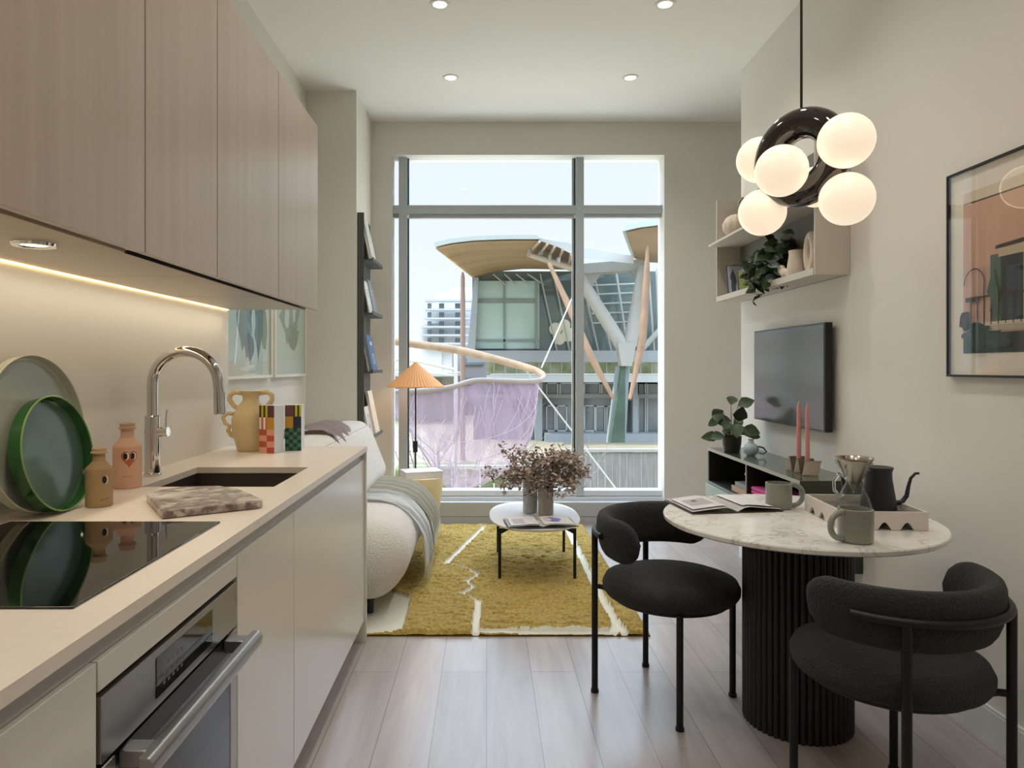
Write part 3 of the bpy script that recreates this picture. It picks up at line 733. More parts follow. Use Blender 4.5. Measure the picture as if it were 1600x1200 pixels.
# ------------------------------------------------------------------ picture ledge rack
X0 = XP
t = thing('ledge_rack', 'tall dark grey rack of four narrow display ledges on the wall pillar', 'shelf', (X0, 5.45, .73))
M_rack = mat('rack_dark_grey', '#4c4e4b', .5)
b = new(); box(b, X0 + .0006, X0 + .016, 5.215, 5.70, .73, 2.44, .002, 1); obj('back_panel', b, M_rack, t)
b = new(); box(b, X0 + .0006, X0 + .05, 5.20, 5.215, .73, 2.44, .002, 1); obj('side_panel', b, M_rack, t)
LZ = [2.10, 1.70, 1.262, .775]
for z in LZ:
    b = new(); box(b, X0 + .016, X0 + .115, 5.215, 5.70, z - .012, z); box(b, X0 + .108, X0 + .115, 5.215, 5.70, z, z + .014); obj('ledge', b, M_rack, t)
def lean_book(y0, y1, z, h, th, off, col, label, extra=None, lean=.20, edge=None):
    t = thing('book', label, 'book', (X0 + .02 + off, (y0 + y1) / 2, z + .0005), group='books on the display ledges')
    off *= .4
    M = Matrix.Translation((X0 + .019 + off + math.sin(lean) * h, 0, z + .0005)) @ Matrix.Rotation(-lean, 4, 'Y')
    b = new(); box(b, 0.002, th - .002, y0 + .002, y1 - .002, .002, h - .002, M=M); obj('pages', b, M_paper, t)
    b = new(); box(b, 0, .002, y0, y1, 0, h, M=M); box(b, th - .002, th, y0, y1, 0, h, M=M); box(b, .002, th - .002, y1 - .002, y1, 0, h, M=M)
    cv = obj('cover', b, mat('cover_' + col[1:], col, .45), t)
    if extra:
        for (a0, a1, c0, c1, ec, en) in extra:
            b = new(); yy = lambda q: y0 + (y1 - y0) * q
            if en == 'oval':
                rr = [b.verts.new(M @ Vector((th + .0008, yy(a0 + (a1 - a0) * (.5 + .5 * math.cos(i * PI / 14))), h * (c0 + (c1 - c0) * (.5 + .5 * math.sin(i * PI / 14)))))) for i in range(28)]
                r2 = [b.verts.new(M @ Vector((th + .0008, yy(a0 + (a1 - a0) * (.5 + .32 * math.cos(i * PI / 14))), h * (c0 + (c1 - c0) * (.5 + .36 * math.sin(i * PI / 14)))))) for i in range(28)]
                for i in range(28): b.faces.new((rr[i], rr[(i + 1) % 28], r2[(i + 1) % 28], r2[i]))
            else:
                b.faces.new([b.verts.new(M @ Vector((th + .0008, yy(p), h * q))) for p, q in ((a0, c0), (a1, c0), (a1, c1), (a0, c1))])
            obj('cover_mark', b, mat('cover_mark_' + ec[1:], ec, .5), cv)
lean_book(5.235, 5.42, LZ[0], .315, .022, 0, '#d9d6cd', 'tall cream book on the top display ledge, left one')
lean_book(5.43, 5.62, LZ[0], .235, .018, .002, '#e4e1da', 'shorter cream book on the top display ledge, right one')
lean_book(5.235, 5.40, LZ[1], .25, .008, .03, '#dfe0dd', 'white magazine with text lines on the second display ledge', [(.35, .8, .72, .74, '#3c4043', ''), (.35, .8, .62, .635, '#7b8084', ''), (.35, .7, .52, .535, '#7b8084', '')])
lean_book(5.42, 5.62, LZ[1], .275, .02, .0, '#8f989b', 'slate grey book on the second display ledge', [(.2, .7, .68, .70, '#e0e3e3', ''), (.2, .6, .58, .60, '#e0e3e3', '')])
lean_book(5.235, 5.39, LZ[2], .285, .012, 0, '#2c3a40', 'dark book standing behind the blue one on the third display ledge')
lean_book(5.33, 5.56, LZ[2], .285, .012, .034, '#4c73a3', 'blue book with white ring emblem on the third display ledge', [(.35, .75, .2, .5, '#d6e0ea', 'oval'), (.45, .75, .72, .82, '#e8eef3', '')])
lean_book(5.42, 5.62, LZ[3], .34, .02, 0, '#e6dfd2', 'tall cream book on the lowest display ledge')
lean_book(5.235, 5.42, LZ[3], .225, .014, .026, '#dcdee0', 'short pale grey book with an oval on the lowest display ledge', [(.3, .75, .25, .75, '#9aa2ab', 'oval')])

# ------------------------------------------------------------------ rug
def fl(px, py, drop=1.275):
    s = (py - 573) / drop; return ((px - 760) / s, 1100 / s)
lines = [([(757, 822), (697, 880), (725, 885), (748, 897), (728, 908), (741, 917), (720, 926), (748, 938), (743, 986)], .017),
         ([(743, 984), (800, 984), (960, 985)], .016), ([(886, 826), (925, 905), (962, 972), (975, 985)], .02)]
lines = [([fl(*p) for p in L_], w) for L_, w in lines]
cream_poly = [fl(*p) for p in ((560, 915), (600, 918), (643, 932), (628, 984), (560, 986))]
tri_poly = [fl(*p) for p in ((960, 962), (978, 985), (950, 985))]
step_line = [fl(*p) for p in ((757, 972), (840, 976), (950, 975))]
def pdist(p, L_):
    best = 9
    for (x0, y0), (x1, y1) in zip(L_, L_[1:]):
        dx, dy = x1 - x0, y1 - y0; q = max(0, min(1, ((p[0] - x0) * dx + (p[1] - y0) * dy) / (dx * dx + dy * dy + 1e-12)))
        best = min(best, math.hypot(p[0] - x0 - q * dx, p[1] - y0 - q * dy))
    return best
def inside(p, poly):
    c = False; j = len(poly) - 1
    for i in range(len(poly)):
        if (poly[i][1] > p[1]) != (poly[j][1] > p[1]) and p[0] < (poly[j][0] - poly[i][0]) * (p[1] - poly[i][1]) / (poly[j][1] - poly[i][1]) + poly[i][0]: c = not c
        j = i
    return c
t = thing('area_rug', 'ochre shaggy rug with cream carved lines under the coffee table', 'rug', (0, 4.5, 0))
RX0, RX1, RY0, RY1 = -1.0, .79, 3.39, 5.70
NX, NY = 300, 370
b = new(); V = []; CR = []
for j in range(NY + 1):
    row = []; crow = []
    for i in range(NX + 1):
        x = RX0 + (RX1 - RX0) * i / NX; y = RY0 + (RY1 - RY0) * j / NY
        wob = noise.noise(Vector((x * 9, y * 9, 1))) * .005
        p = (x + wob, y + wob)
        cr = False
        for L_, w in lines:
            if pdist(p, L_) < w: cr = True; break
        if not cr and (inside(p, cream_poly) or inside(p, tri_poly)): cr = True
        e = min(x - RX0, RX1 - x, y - RY0, RY1 - y)
        if cr: z = .013
        else:
            z = .030 + .014 * noise.noise(Vector((x * 14, y * 34, 3))) + .006 * noise.noise(Vector((x * 70, y * 70, 5)))
            if pdist(p, step_line) < .012: z -= .008
        if e < .02: z *= .35 + .65 * max(0, e) / .02
        row.append(b.verts.new((x, y, max(.004, z)))); crow.append(cr)
    V.append(row); CR.append(crow)
for j in range(NY):
    for i in range(NX):
        f = b.faces.new((V[j][i], V[j][i + 1], V[j + 1][i + 1], V[j + 1][i]))
        f.material_index = 1 if sum((CR[j][i], CR[j][i + 1], CR[j + 1][i + 1], CR[j + 1][i])) >= 2 else 0
M_ochre = mat('ochre_wool_pile', '#d6ba5a', 1.0, bump=1.0, bscale=240, var=.3, vscale=60, col2='#a98c36', sheen=.25)
obj('pile', b, [M_ochre, mat('cream_wool', '#dedccd', 1.0, bump=.4, bscale=200)], t, sharp=3)
b = new(); box(b, RX0, RX1, RY0, RY1, .0005, .004); obj('backing', b, mat('rug_backing', '#8c6c2a', .9), t)

# ------------------------------------------------------------------ coffee table
cx, cy, zc = .305, 4.52, .345
t = thing('coffee_table', 'oval white coffee table on thin black legs standing on the ochre rug', 'coffee table', (cx, cy, .03))
b = new(); n_ = 72; prof = []
def sup(r, a, rx=.285, ry=.43, p=2.5):
    c, s = math.cos(a), math.sin(a); return (cx + r * rx * math.copysign(abs(c) ** (2 / p), c), cy + r * ry * math.copysign(abs(s) ** (2 / p), s))
rings = []
for r, z in ((0, zc - .014), (.93, zc - .014), (.99, zc - .004), (1.0, zc + .006), (.985, zc + .006), (.95, zc), (0, zc)):
    rings.append([b.verts.new((*(sup(r, 2 * PI * j / n_)), z)) for j in range(n_)] if r else [b.verts.new((cx, cy, z))])
for A_, B_ in zip(rings, rings[1:]):
    for j in range(n_):
        b.faces.new((A_[0], B_[j], B_[(j + 1) % n_]) if len(A_) == 1 else (A_[j], A_[(j + 1) % n_], B_[0]) if len(B_) == 1 else (A_[j], A_[(j + 1) % n_], B_[(j + 1) % n_], B_[j]))
obj('tabletop', b, mat('coffee_table_white', '#ebebec', .12, spec=.6), t)
for sx, sy in ((-1, -1), (1, -1), (-1, 1), (1, 1)):
    x = cx + sx * .225; y = cy + sy * .30
    b = new(); cyl(b, (x, y, .031), (x, y, zc - .014), .0095, n=12); lg = obj('leg', b, M_black, t)
    b = new(); prism(b, [(x, zc - .05), (x, zc - .014), (x - sx * .07, zc - .014)], y - .006, y + .006, 'y'); obj('bracket', b, M_black, lg)
# vases and flowers on it
M_gv = mat_glass('smoky_grey_glass', '#b9bcb8', 1.5, 1.0)
def vase(x, y, r, h, label, m, mm):
    t = thing('vase', label, 'vase', (x, y, zc + .001))
    b = new(); lathe(b, x, y, [(0, zc + .001), (r * .95, zc + .001), (r, zc + .006), (r, zc + h), (r * .93, zc + h), (r * .93, zc + .012), (0, zc + .012)], 36); obj('body', b, m, t)
    b = new(); tube(b, [(x + r * .965 * math.cos(i * PI / 18), y + r * .965 * math.sin(i * PI / 18), zc + h) for i in range(36)], r * .04, 6, True); obj('rim', b, mm, t)
vase(.288, 4.62, .049, .235, 'taller pale grey vase on the coffee table, left one', mat('pale_grey_glass_vase', '#c6c6c0', .25, trans=.25), mat('pale_grey_glass_rim', '#b4b4ae', .2))
vase(.385, 4.56, .050, .175, 'shorter taupe vase holding dried flowers on the coffee table', mat('taupe_glass_vase', '#b5aa9a', .25, trans=.15), mat('taupe_glass_rim', '#8f8677', .2))
bx, by, bz = .385, 4.56, zc + .015
t = thing('dried_flowers', 'bunch of dried brown flowers spilling from the taupe vase', 'dried flowers', (bx, by, bz))
bs = new(); bl = new(); r = random.Random(11)
for i in range(84):
    a = r.uniform(0, 2 * PI); sp = r.uniform(.04, .25)
    tip = Vector((bx + math.cos(a) * sp * 1.15 + (.03 if i % 3 else -.08), by + math.sin(a) * sp * .7, zc + r.uniform(.22, .37) + .05 * (i % 5 == 0)))
    m1 = Vector((bx + math.cos(a) * .025, by + math.sin(a) * .025, zc + .17)); m2 = (m1 + tip) / 2 + Vector((0, 0, .04))
    if i % 4 == 1: tip.z -= .10
    tube(bs, [(bx + math.cos(a) * .012, by + math.sin(a) * .012, bz + .005), m1, m2, tip], [.0018, .0016, .0013, .0008], 5)
    for q in range(34):
        c = tip + Vector((r.gauss(0, .026), r.gauss(0, .026), r.gauss(0, .024)))
        d = Vector((r.uniform(-1, 1), r.uniform(-1, 1), r.uniform(-.6, 1)))
        leaf(bl, c, d, (r.uniform(-1, 1), r.uniform(-1, 1), 1), r.uniform(.018, .038), r.uniform(.012, .022), mi=r.choice((0, 0, 1, 2)))
obj('stems', bs, mat('dried_stem', '#5b4a3e', .9), t)
obj('blossoms', bl, [mat('dried_mauve', '#ad998c', .95), mat('dried_brown', '#8a7568', .95), mat('dried_pale', '#c9baac', .95)], t, sharp=3)
# twig
bs = new(); r = random.Random(5)
def twig(bm, p, d, ln, rad, depth, r):
    pts = [Vector(p)]; dd = Vector(d).normalized()
    for i in range(4):
        dd = (dd + Vector((r.uniform(-.3, .3), r.uniform(-.3, .3), r.uniform(-.15, .3)))).normalized(); pts.append(pts[-1] + dd * ln / 4)
    tube(bm, pts, [rad, rad * .85, rad * .7, rad * .55, rad * .35], 5)
    if depth:
        for i in (1, 2, 3, 3, 4):
            nd = (dd + Vector((r.uniform(-1, 1), r.uniform(-1, 1), r.uniform(-.4, .7)))).normalized()
            twig(bm, pts[i], nd, ln * r.uniform(.35, .6), rad * .5, depth - 1, r)
# magazine on the coffee table
def magazine(loc, rot, label, W, D, Hh, patches, cover):
    t = thing('magazine', label, 'magazine', loc, rot)
    b = new(); box(b, -W / 2, W / 2, -D / 2, D / 2, 0, .003, .001, 1); obj('back_cover', b, mat('magazine_cover_' + cover[1:], cover, .4), t, local=True)
    rows = []
    b = new()
    for side in (-1, 1):
        rows = []
        for k in range(13):
            u = k / 12; x = side * (W / 2 - .004) * u; z = .004 + Hh * (math.sin(min(1, u * 3.2) * PI / 2) * (1 - .82 * u))
            rows.append([(x, -D / 2 + .004, z), (x, -D / 4, z), (x, 0, z), (x, D / 4, z), (x, D / 2 - .004, z)])
        sheet(b, rows, thick=.0035)
    pg = obj('pages', b, M_paper, t, local=True)
    for i, (poly, col) in enumerate(patches):
        b = new(); 
        def zz(x): u = min(1, abs(x) / (W / 2 - .004)); return .004 + Hh * (math.sin(min(1, u * 3.2) * PI / 2) * (1 - .82 * u)) + .0045 + .0003 * i
        b_ = []
        k = 8; (x0, x1, y0_, y1_) = poly
        if len(col) > 7:   # round image
            f = []
            for j in range(28):
                a = j * PI / 14; px = (x0 + x1) / 2 + (x1 - x0) / 2 * math.cos(a) * (1 + .18 * math.sin(3 * a)); py = (y0_ + y1_) / 2 + (y1_ - y0_) / 2 * math.sin(a); f.append(b.verts.new((px, py, zz(px))))
            c_ = b.verts.new(((x0 + x1) / 2, (y0_ + y1_) / 2, zz((x0 + x1) / 2)))
            for j in range(28): b.faces.new((c_, f[j], f[(j + 1) % 28]))
        else:
            sheet(b, [[(x0 + (x1 - x0) * q / k, y0_, zz(x0 + (x1 - x0) * q / k)), (x0 + (x1 - x0) * q / k, y1_, zz(x0 + (x1 - x0) * q / k))] for q in range(k + 1)])
        obj('printed_image', b, mat('ink_' + col[1:7], col[:7], .5), pg, local=True)
magazine((.325, 4.27, zc + .0075), .10, 'open magazine with a violet picture on the coffee table', .42, .25, .014, [((.01, .19, -.11, .11), '#d6d0cc'), ((.03, .13, -.055, .065), '#6f66a8o'), ((-.19, -.02, -.11, .11), '#dcd8d6'), ((-.17, -.10, -.08, .06), '#b9b3b2')], '#2a2723')

# ------------------------------------------------------------------ dining table
TX, TY, TZ = 1.144, 2.595, .745
t = thing('dining_table', 'round white marble dining table on a black fluted pedestal', 'table', (TX, TY, 0))
b = new(); lathe(b, TX, TY, [(0, TZ - .02), (.472, TZ - .02), (.477, TZ - .016), (.478, TZ - .004), (.475, TZ), (0, TZ)], 96); obj('tabletop', b, M_marble, t)
b = new(); n_ = 52 * 6; rings = []
for z in (0.0, .012, .715, .7245):
    rr = []
    for j in range(n_):
        a = 2 * PI * j / n_; fl_ = abs(math.sin(a * 26)) ** .6
        rr.append(b.verts.new((TX + (.180 + .010 * fl_) * math.cos(a), TY + (.180 + .010 * fl_) * math.sin(a), z)))
    rings.append(rr)
for A_, B_ in zip(rings, rings[1:]):
    for j in range(n_): b.faces.new((A_[j], A_[(j + 1) % n_], B_[(j + 1) % n_], B_[j]))
b.faces.new(rings[0]); b.faces.new(rings[-1])
obj('pedestal', b, mat('black_fluted_wood', '#1d1c22', .5), t, sharp=.9)

# chairs; back is local +Y
def make_chair(label):
    t = thing('dining_chair', label, 'chair', (0, 0, 0), 0, 'black dining chairs')
    b = new(); R = .262
    lathe(b, 0, 0, [(0, .405), (.20, .405), (R - .012, .412), (R, .43), (R + .001, .45), (R - .010, .472), (R - .05, .486), (.10, .495), (0, .497)], 56); obj('seat', b, M_darkfab, t, local=True, sharp=3)
    # backrest: padded half ring
    b = new(); rc = .247; zc_ = .640; n = 18; K = 46; rings = []
    a0, a1 = math.radians(90 - 96), math.radians(90 + 96)
    ks = [-.06 + 1.12 * i / K for i in range(K + 1)]
    for i in range(K + 1):
        q = i / K; a = a0 + (a1 - a0) * q
        e = min(q, 1 - q) / .10; sc = 1 if e >= 1 else math.sqrt(max(0.0, 1 - (1 - e) ** 2)); sc = max(sc, .02)
        hh = .083 * sc; ww = .036 * (.35 + .65 * sc) if sc > .05 else .012
        ring = []
        for j in range(n):
            f = 2 * PI * j / n; cr, sr = math.cos(f), math.sin(f)
            dr = ww * math.copysign(abs(cr) ** .75, cr); dz = hh * math.copysign(abs(sr) ** .8, sr)
            r_ = rc + dr + .012 * (dz / .083)
            ring.append(b.verts.new((r_ * math.cos(a), r_ * math.sin(a), zc_ + dz)))
        rings.append(ring)
    for A_, B_ in zip(rings, rings[1:]):
        for j in range(n): b.faces.new((A_[j], A_[(j + 1) % n], B_[(j + 1) % n], B_[j]))
    b.faces.new(rings[0]); b.faces.new(rings[-1])
    obj('backrest', b, M_darkfab, t, local=True, sharp=3)
    b = new(); tube(b, [(.292 * math.cos(a), .292 * math.sin(a), .650) for a in [math.radians(90 - 62 + 124 * i / 30) for i in range(31)]], .0125, 12); obj('back_rail', b, M_black, t, local=True)
    b = new(); tube(b, [(.215 * math.cos(a), .215 * math.sin(a), .40) for a in [2 * PI * i / 40 for i in range(40)]], .011, 10, True); obj('seat_frame', b, M_black, t, local=True)
    for a in (90 - 37, 90 + 37):
        a = math.radians(a); x, y = math.cos(a), math.sin(a)
        b = new(); cyl(b, (.293 * x, .293 * y, .006), (.293 * x, .293 * y, .652), .0125, n=16); cyl(b, (.293 * x, .293 * y, .0), (.293 * x, .293 * y, .012), .016, .016, 16)
        tube(b, [(.293 * x, .293 * y, .425), (.26 * x, .26 * y, .420), (.215 * x, .215 * y, .40)], .010, 10); obj('leg', b, M_black, t, local=True)
    for a in (270 - 50, 270 + 50):
        a = math.radians(a); x, y = math.cos(a), math.sin(a)
        b = new(); cyl(b, (.25 * x, .25 * y, .006), (.25 * x, .25 * y, .412), .0125, n=16); cyl(b, (.25 * x, .25 * y, .0), (.25 * x, .25 * y, .012), .016, .016, 16); obj('leg', b, M_black, t, local=True)
    return t
ch = make_chair('black fabric round-backed chair with its back to the window, left of the table')
ch.location = (.722, 2.765, 0); ch.rotation_euler = (0, 0, math.radians(43))
dup(ch, (1.172, 2.06, 0), math.radians(196), 'black fabric round-backed chair nearest the camera, its back turned to us')

# things on the table
magazine((.935, 2.80, TZ + .001), .14, 'open magazine lying on the marble dining table', .37, .27, .022, [((-.17, -.03, -.11, .10), '#d4ccca'), ((-.15, -.06, -.06, .05), '#a89f9e'), ((-.12, -.10, .0, .03), '#4b4647'), ((.03, .16, -.11, .11), '#dfdcdc')], '#24211f')
def mug(loc, rot, label, r=.049, h=.098):
    t = thing('mug', label, 'mug', loc, rot, 'sage green mugs')
    b = new(); lathe(b, 0, 0, [(0, 0), (r * .88, 0), (r * .96, .004), (r, .012), (r, h), (r - .005, h + .001), (r - .006, h - .004), (r - .006, .01), (0, .008)], 40); obj('body', b, M_sage, t, local=True)
    b = new(); tube(b, [(r - .004 + .050 * math.sin(a) ** .8 if 0 < a < PI else r - .004, 0, h * .52 + .041 * math.cos(a)) for a in [i * PI / 16 for i in range(17)]], .0095, 12); obj('handle', b, M_sage, t, local=True)
    return t
mug((1.148, 2.765, TZ + .001), 0, 'sage green mug in the middle of the table, handle to the right')
mug((1.172, 2.235, TZ + .001), math.radians(197), 'sage green mug nearest the camera, handle to the left', .052, .104)

# coffee tray with scalloped sides
t = thing('coffee_tray', 'off-white tray with scalloped cut-outs holding the kettle and carafe', 'tray', (1.362, 2.55, TZ + .001), math.radians(-4))
M_tray = mat('tray_off_white', '#ddd3c8', .5)
W2, D2, TH = .135, .155, .062
b = new(); box(b, -W2, W2, -D2, D2, .030, .036); obj('base', b, mat('tray_base_grey', '#6f6a66', .4), t, local=True)
def wave_wall(length, axis, off):
    b = new(); poly = [(-length, 0)]
    cs = [-.55, 0.0, .55]
    for c in cs:
        c *= length; w = length * .17
        for i in range(13):
            u = -1 + 2 * i / 12; poly.append((c + u * w, .026 * (.5 + .5 * math.cos(u * PI)) ** .55 if abs(u) < 1 else 0))
    poly += [(length, 0), (length, TH), (-length, TH)]
    if axis == 'y': prism(b, poly, off, off + .008, 'y')
    else: prism(b, poly, off, off + .008, 'x')
    return b
obj('front_wall', wave_wall(W2, 'y', -D2 - .008), M_tray, t, local=True, sharp=.4)
obj('back_wall', wave_wall(W2, 'y', D2), M_tray, t, local=True, sharp=.4)
obj('side_wall', wave_wall(D2 + .008, 'x', -W2 - .008), M_tray, t, local=True, sharp=.4)
obj('side_wall', wave_wall(D2 + .008, 'x', W2), M_tray, t, local=True, sharp=.4)
tzz = TZ + .001 + .036
# kettle
kx, ky = 1.425, 2.56
t = thing('kettle', 'matte black gooseneck kettle standing on the scalloped tray', 'kettle', (kx, ky, tzz + .001))
M_ket = mat('matte_black_kettle', '#232329', .42)
b = new(); z0 = tzz + .001
lathe(b, kx, ky, [(0, z0), (.056, z0), (.060, z0 + .004), (.058, z0 + .03), (.050, z0 + .08), (.045, z0 + .115), (.0445, z0 + .135), (.049, z0 + .15), (.049, z0 + .153), (.044, z0 + .151), (0, z0 + .143)], 44); obj('body', b, M_ket, t)
b = new(); tube(b, [(kx + .05, ky - .01, z0 + .022), (kx + .078, ky - .013, z0 + .028), (kx + .094, ky - .015, z0 + .05), (kx + .100, ky - .016, z0 + .085), (kx + .108, ky - .017, z0 + .115), (kx + .124, ky - .018, z0 + .132), (kx + .136, ky - .019, z0 + .132)], [.010, .009, .008, .0065, .0055, .005, .0048], 12); obj('spout', b, M_ket, t)
b = new(); lathe(b, kx, ky, [(.047, z0 + .1525), (.03, z0 + .157), (.008, z0 + .159), (.008, z0 + .166), (.012, z0 + .172), (0, z0 + .175)], 28); b.free()
b = new(); tube(b, [(kx - .045, ky + .02, z0 + .13), (kx - .085, ky + .035, z0 + .138), (kx - .105, ky + .045, z0 + .11), (kx - .10, ky + .044, z0 + .05)], [.008, .009, .009, .008], 12); obj('handle', b, M_ket, t)
# carafe
qx, qy = 1.297, 2.485; z0 = tzz + .001
t = thing('coffee_carafe', 'clear glass pour-over carafe with steel cone, beside the black kettle', 'carafe', (qx, qy, z0))
b = new(); lathe(b, qx, qy, [(0, z0), (.05, z0), (.060, z0 + .006), (.061, z0 + .02), (.050, z0 + .06), (.030, z0 + .098), (.026, z0 + .11), (.034, z0 + .13), (.062, z0 + .182), (.060, z0 + .182), (.032, z0 + .13), (.0235, z0 + .11), (.028, z0 + .098), (.048, z0 + .06), (.058, z0 + .02), (.055, z0 + .008), (0, z0 + .005)], 44); obj('flask', b, M_uglass, t)
b = new(); lathe(b, qx, qy, [(.061, z0 + .196), (.064, z0 + .197), (.064, z0 + .192), (.058, z0 + .186), (.010, z0 + .088), (0, z0 + .086), (.0, z0 + .09), (.009, z0 + .092), (.056, z0 + .188), (.061, z0 + .196)], 40); obj('filter_cone', b, mat('filter_steel', '#b3a79c', .22, 1.0), t)
M_solidglass = mat('handle_glass', '#f2f3f3', .03, trans=1.0)
b = new(); tube(b, [(qx - .034, qy - .01, z0 + .128), (qx - .062, qy - .018, z0 + .142), (qx - .082, qy - .022, z0 + .118), (qx - .080, qy - .022, z0 + .085), (qx - .058, qy - .016, z0 + .062), (qx - .046, qy - .012, z0 + .066)], .006, 12); obj('handle', b, M_solidglass, t)
b = new(); tube(b, [(qx + .045, qy, z0 + .152), (qx + .052, qy, z0 + .15), (qx + .048, qy, z0 + .165)], .004, 8); obj('pour_lip', b, M_solidglass, t)
# ------------------------------------------------------------------ pendant
pc = Vector((1.172, 2.62, 2.078))
t = thing('pendant_light', 'dark ring pendant with round opal globes hanging over the marble table', 'pendant light', tuple(pc), 0)
b = new(); cyl(b, pc + Vector((0, 0, .165)), (pc.x, pc.y, ZC - .02), .0048, n=10); obj('cord', b, M_blackp, t)
b = new(); lathe(b, pc.x, pc.y, [(0, ZC), (.06, ZC), (.06, ZC - .02), (.055, ZC - .025), (0, ZC - .025)], 32); obj('ceiling_rose', b, M_black, t)
nrm = Vector((-.78, -.62, 0)).normalized(); u_ = nrm.cross(Vector((0, 0, 1))).normalized(); w_ = Vector((0, 0, 1))
b = new(); tube(b, [pc + (u_ * math.cos(i * 2 * PI / 80) + w_ * math.sin(i * 2 * PI / 80)) * .127 for i in range(80)], .056, 28, True)
obj('ring', b, mat('dark_bronze_gloss', '#1c130e', .07, .2, spec=.9, coat=.6), t)
M_opal = mat('opal_glass_globe', '#f4ead9', .25, emit='#ffe9cd', estr=.62)
G_ = [((1322, 220), 2.44, .093), ((1323, 311), 2.46, .091), ((1221, 267), 2.52, .091), ((1191, 332), 2.76, .090), ((1187, 250), 2.80, .089), ((1275, 292), 2.80, .080)]
for (p, Y, r) in G_:
    c = at(p[0], p[1], Y); b = new(); ball(b, c, r, u=36, v=24); g = obj('globe', b, M_opal, t)
    d = c - pc; ip = (d - nrm * d.dot(nrm)).normalized() * .127 + pc
    e = (ip - c).normalized(); b = new(); cyl(b, c + e * (r - .01), ip, .018, n=16); obj('globe_cap', b, M_black, g)
    lo = light('globe_light', 'POINT', c, 1.1, (1, .82, .62), None, shadow_soft_size=r + .004); lo.parent = t; lo.location = c - pc

# ------------------------------------------------------------------ television
t = thing('television', 'thin black flat television on the right wall above the low console', 'television', (1.70, 3.96, .97))
b = new(); box(b, 1.684, 1.722, 3.50, 4.43, .972, 1.522, .004, 2); bd = obj('body', b, M_blackp, t)
b = new(); box(b, 1.6822, 1.6845, 3.512, 4.42, .982, 1.512); obj('screen', b, mat('tv_screen', '#4b4c49', .16, spec=.55), t)
b = new(); box(b, 1.722, 1.7455, 3.75, 4.18, 1.1, 1.4); obj('wall_bracket', b, M_black, t)

# ------------------------------------------------------------------ low console
XC = 1.452; c0, c1 = 3.26, 4.62; z1, zm, z0 = .77, .555, .34
t = thing('wall_console', 'wall-hung grey-green low console under the television', 'console', (1.6, 3.94, z0), 0)
b = new(); box(b, XC, 1.744, c0 + .014, c1 - .014, z1 - .016, z1, .001, 1); obj('top', b, [M_consoletop], t)
b = new(); box(b, XC - .002, XC + .001, c0, c1, z1 - .017, z1 + .001); obj('front_edge', b, mat('console_edge_pale', '#a9a999', .45), t)
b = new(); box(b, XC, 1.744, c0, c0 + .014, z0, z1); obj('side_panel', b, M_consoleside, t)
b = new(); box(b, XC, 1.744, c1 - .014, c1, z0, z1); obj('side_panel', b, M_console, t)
b = new(); box(b, XC, 1.744, c0 + .014, c1 - .014, zm - .014, zm); box(b, XC, 1.744, c0 + .014, c1 - .014, z0, z0 + .014); obj('shelf_board', b, M_console, t)
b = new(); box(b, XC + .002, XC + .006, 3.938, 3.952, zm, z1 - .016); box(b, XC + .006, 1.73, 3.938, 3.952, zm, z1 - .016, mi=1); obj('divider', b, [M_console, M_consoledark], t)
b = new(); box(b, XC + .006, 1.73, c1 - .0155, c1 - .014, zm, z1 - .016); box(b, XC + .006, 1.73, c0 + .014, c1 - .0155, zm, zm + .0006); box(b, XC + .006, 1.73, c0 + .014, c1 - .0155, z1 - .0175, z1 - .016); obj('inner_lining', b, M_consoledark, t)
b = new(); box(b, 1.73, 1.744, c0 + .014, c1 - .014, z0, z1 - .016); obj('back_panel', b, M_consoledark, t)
for a0, a1 in ((c0, 3.94), (3.942, c1)):
    b = new(); box(b, XC - .016, XC - .001, a0 + .001, a1 - .001, z0, zm - .016, .001, 1); obj('door', b, M_consoledoor, t)
zs = zm + .0008
def flat_book(x, y, z, w, d, h, col, label, rot=0):
    t = thing('book', label, 'book', (x, y, z), rot, 'books inside the console')
    b = new(); box(b, -w / 2 + .003, w / 2 - .003, -d / 2 + .003, d / 2 - .003, .003, h - .003); obj('pages', b, M_paper, t, local=True)
    b = new(); m = mat('hardback_' + col[1:], col, .5); box(b, -w / 2, w / 2, -d / 2, d / 2, 0, .003); box(b, -w / 2, w / 2, -d / 2, d / 2, h - .003, h); box(b, -w / 2, -w / 2 + .003, -d / 2, d / 2, .003, h - .003); obj('cover', b, m, t, local=True)
flat_book(1.575, 4.12, zs, .19, .26, .032, '#c2a184', 'tan book at the bottom of the stack inside the console', .0)
flat_book(1.58, 4.10, zs + .0325, .17, .24, .026, '#9a9a9e', 'grey book on top of the tan one inside the console', .05)
t = thing('white_ornament', 'small white knotted ornament on the book stack in the console', 'ornament', (1.56, 4.10, zs + .059))
b = new(); M_orn = mat('white_ceramic', '#e9e8e4', .3)
tube(b, [(1.53, 4.10, zs + .07), (1.55, 4.13, zs + .072), (1.585, 4.12, zs + .07), (1.58, 4.08, zs + .07), (1.55, 4.06, zs + .071)], .011, 12); obj('lower_link', b, M_orn, t)
b = new(); tube(b, [(1.52, 4.13, zs + .118), (1.55, 4.13, zs + .104), (1.58, 4.11, zs + .094), (1.59, 4.07, zs + .082)], .0105, 12); obj('upper_link', b, M_orn, t)
t = thing('pink_box', 'bright pink folded cloth in the right opening of the console', 'cloth', (1.57, 3.72, zs))
b = new()
for i in range(4): box(b, 1.475, 1.65, 3.56, 3.93, zs + i * .021, zs + i * .021 + .020, .008, 3)
for v in b.verts: v.co.z = max(zs, v.co.z + .004 * math.sin(v.co.y * 30))
obj('fold', b, mat('hot_pink_cloth', '#e05aa0', .8), t)
t.name = 'folded_cloth'
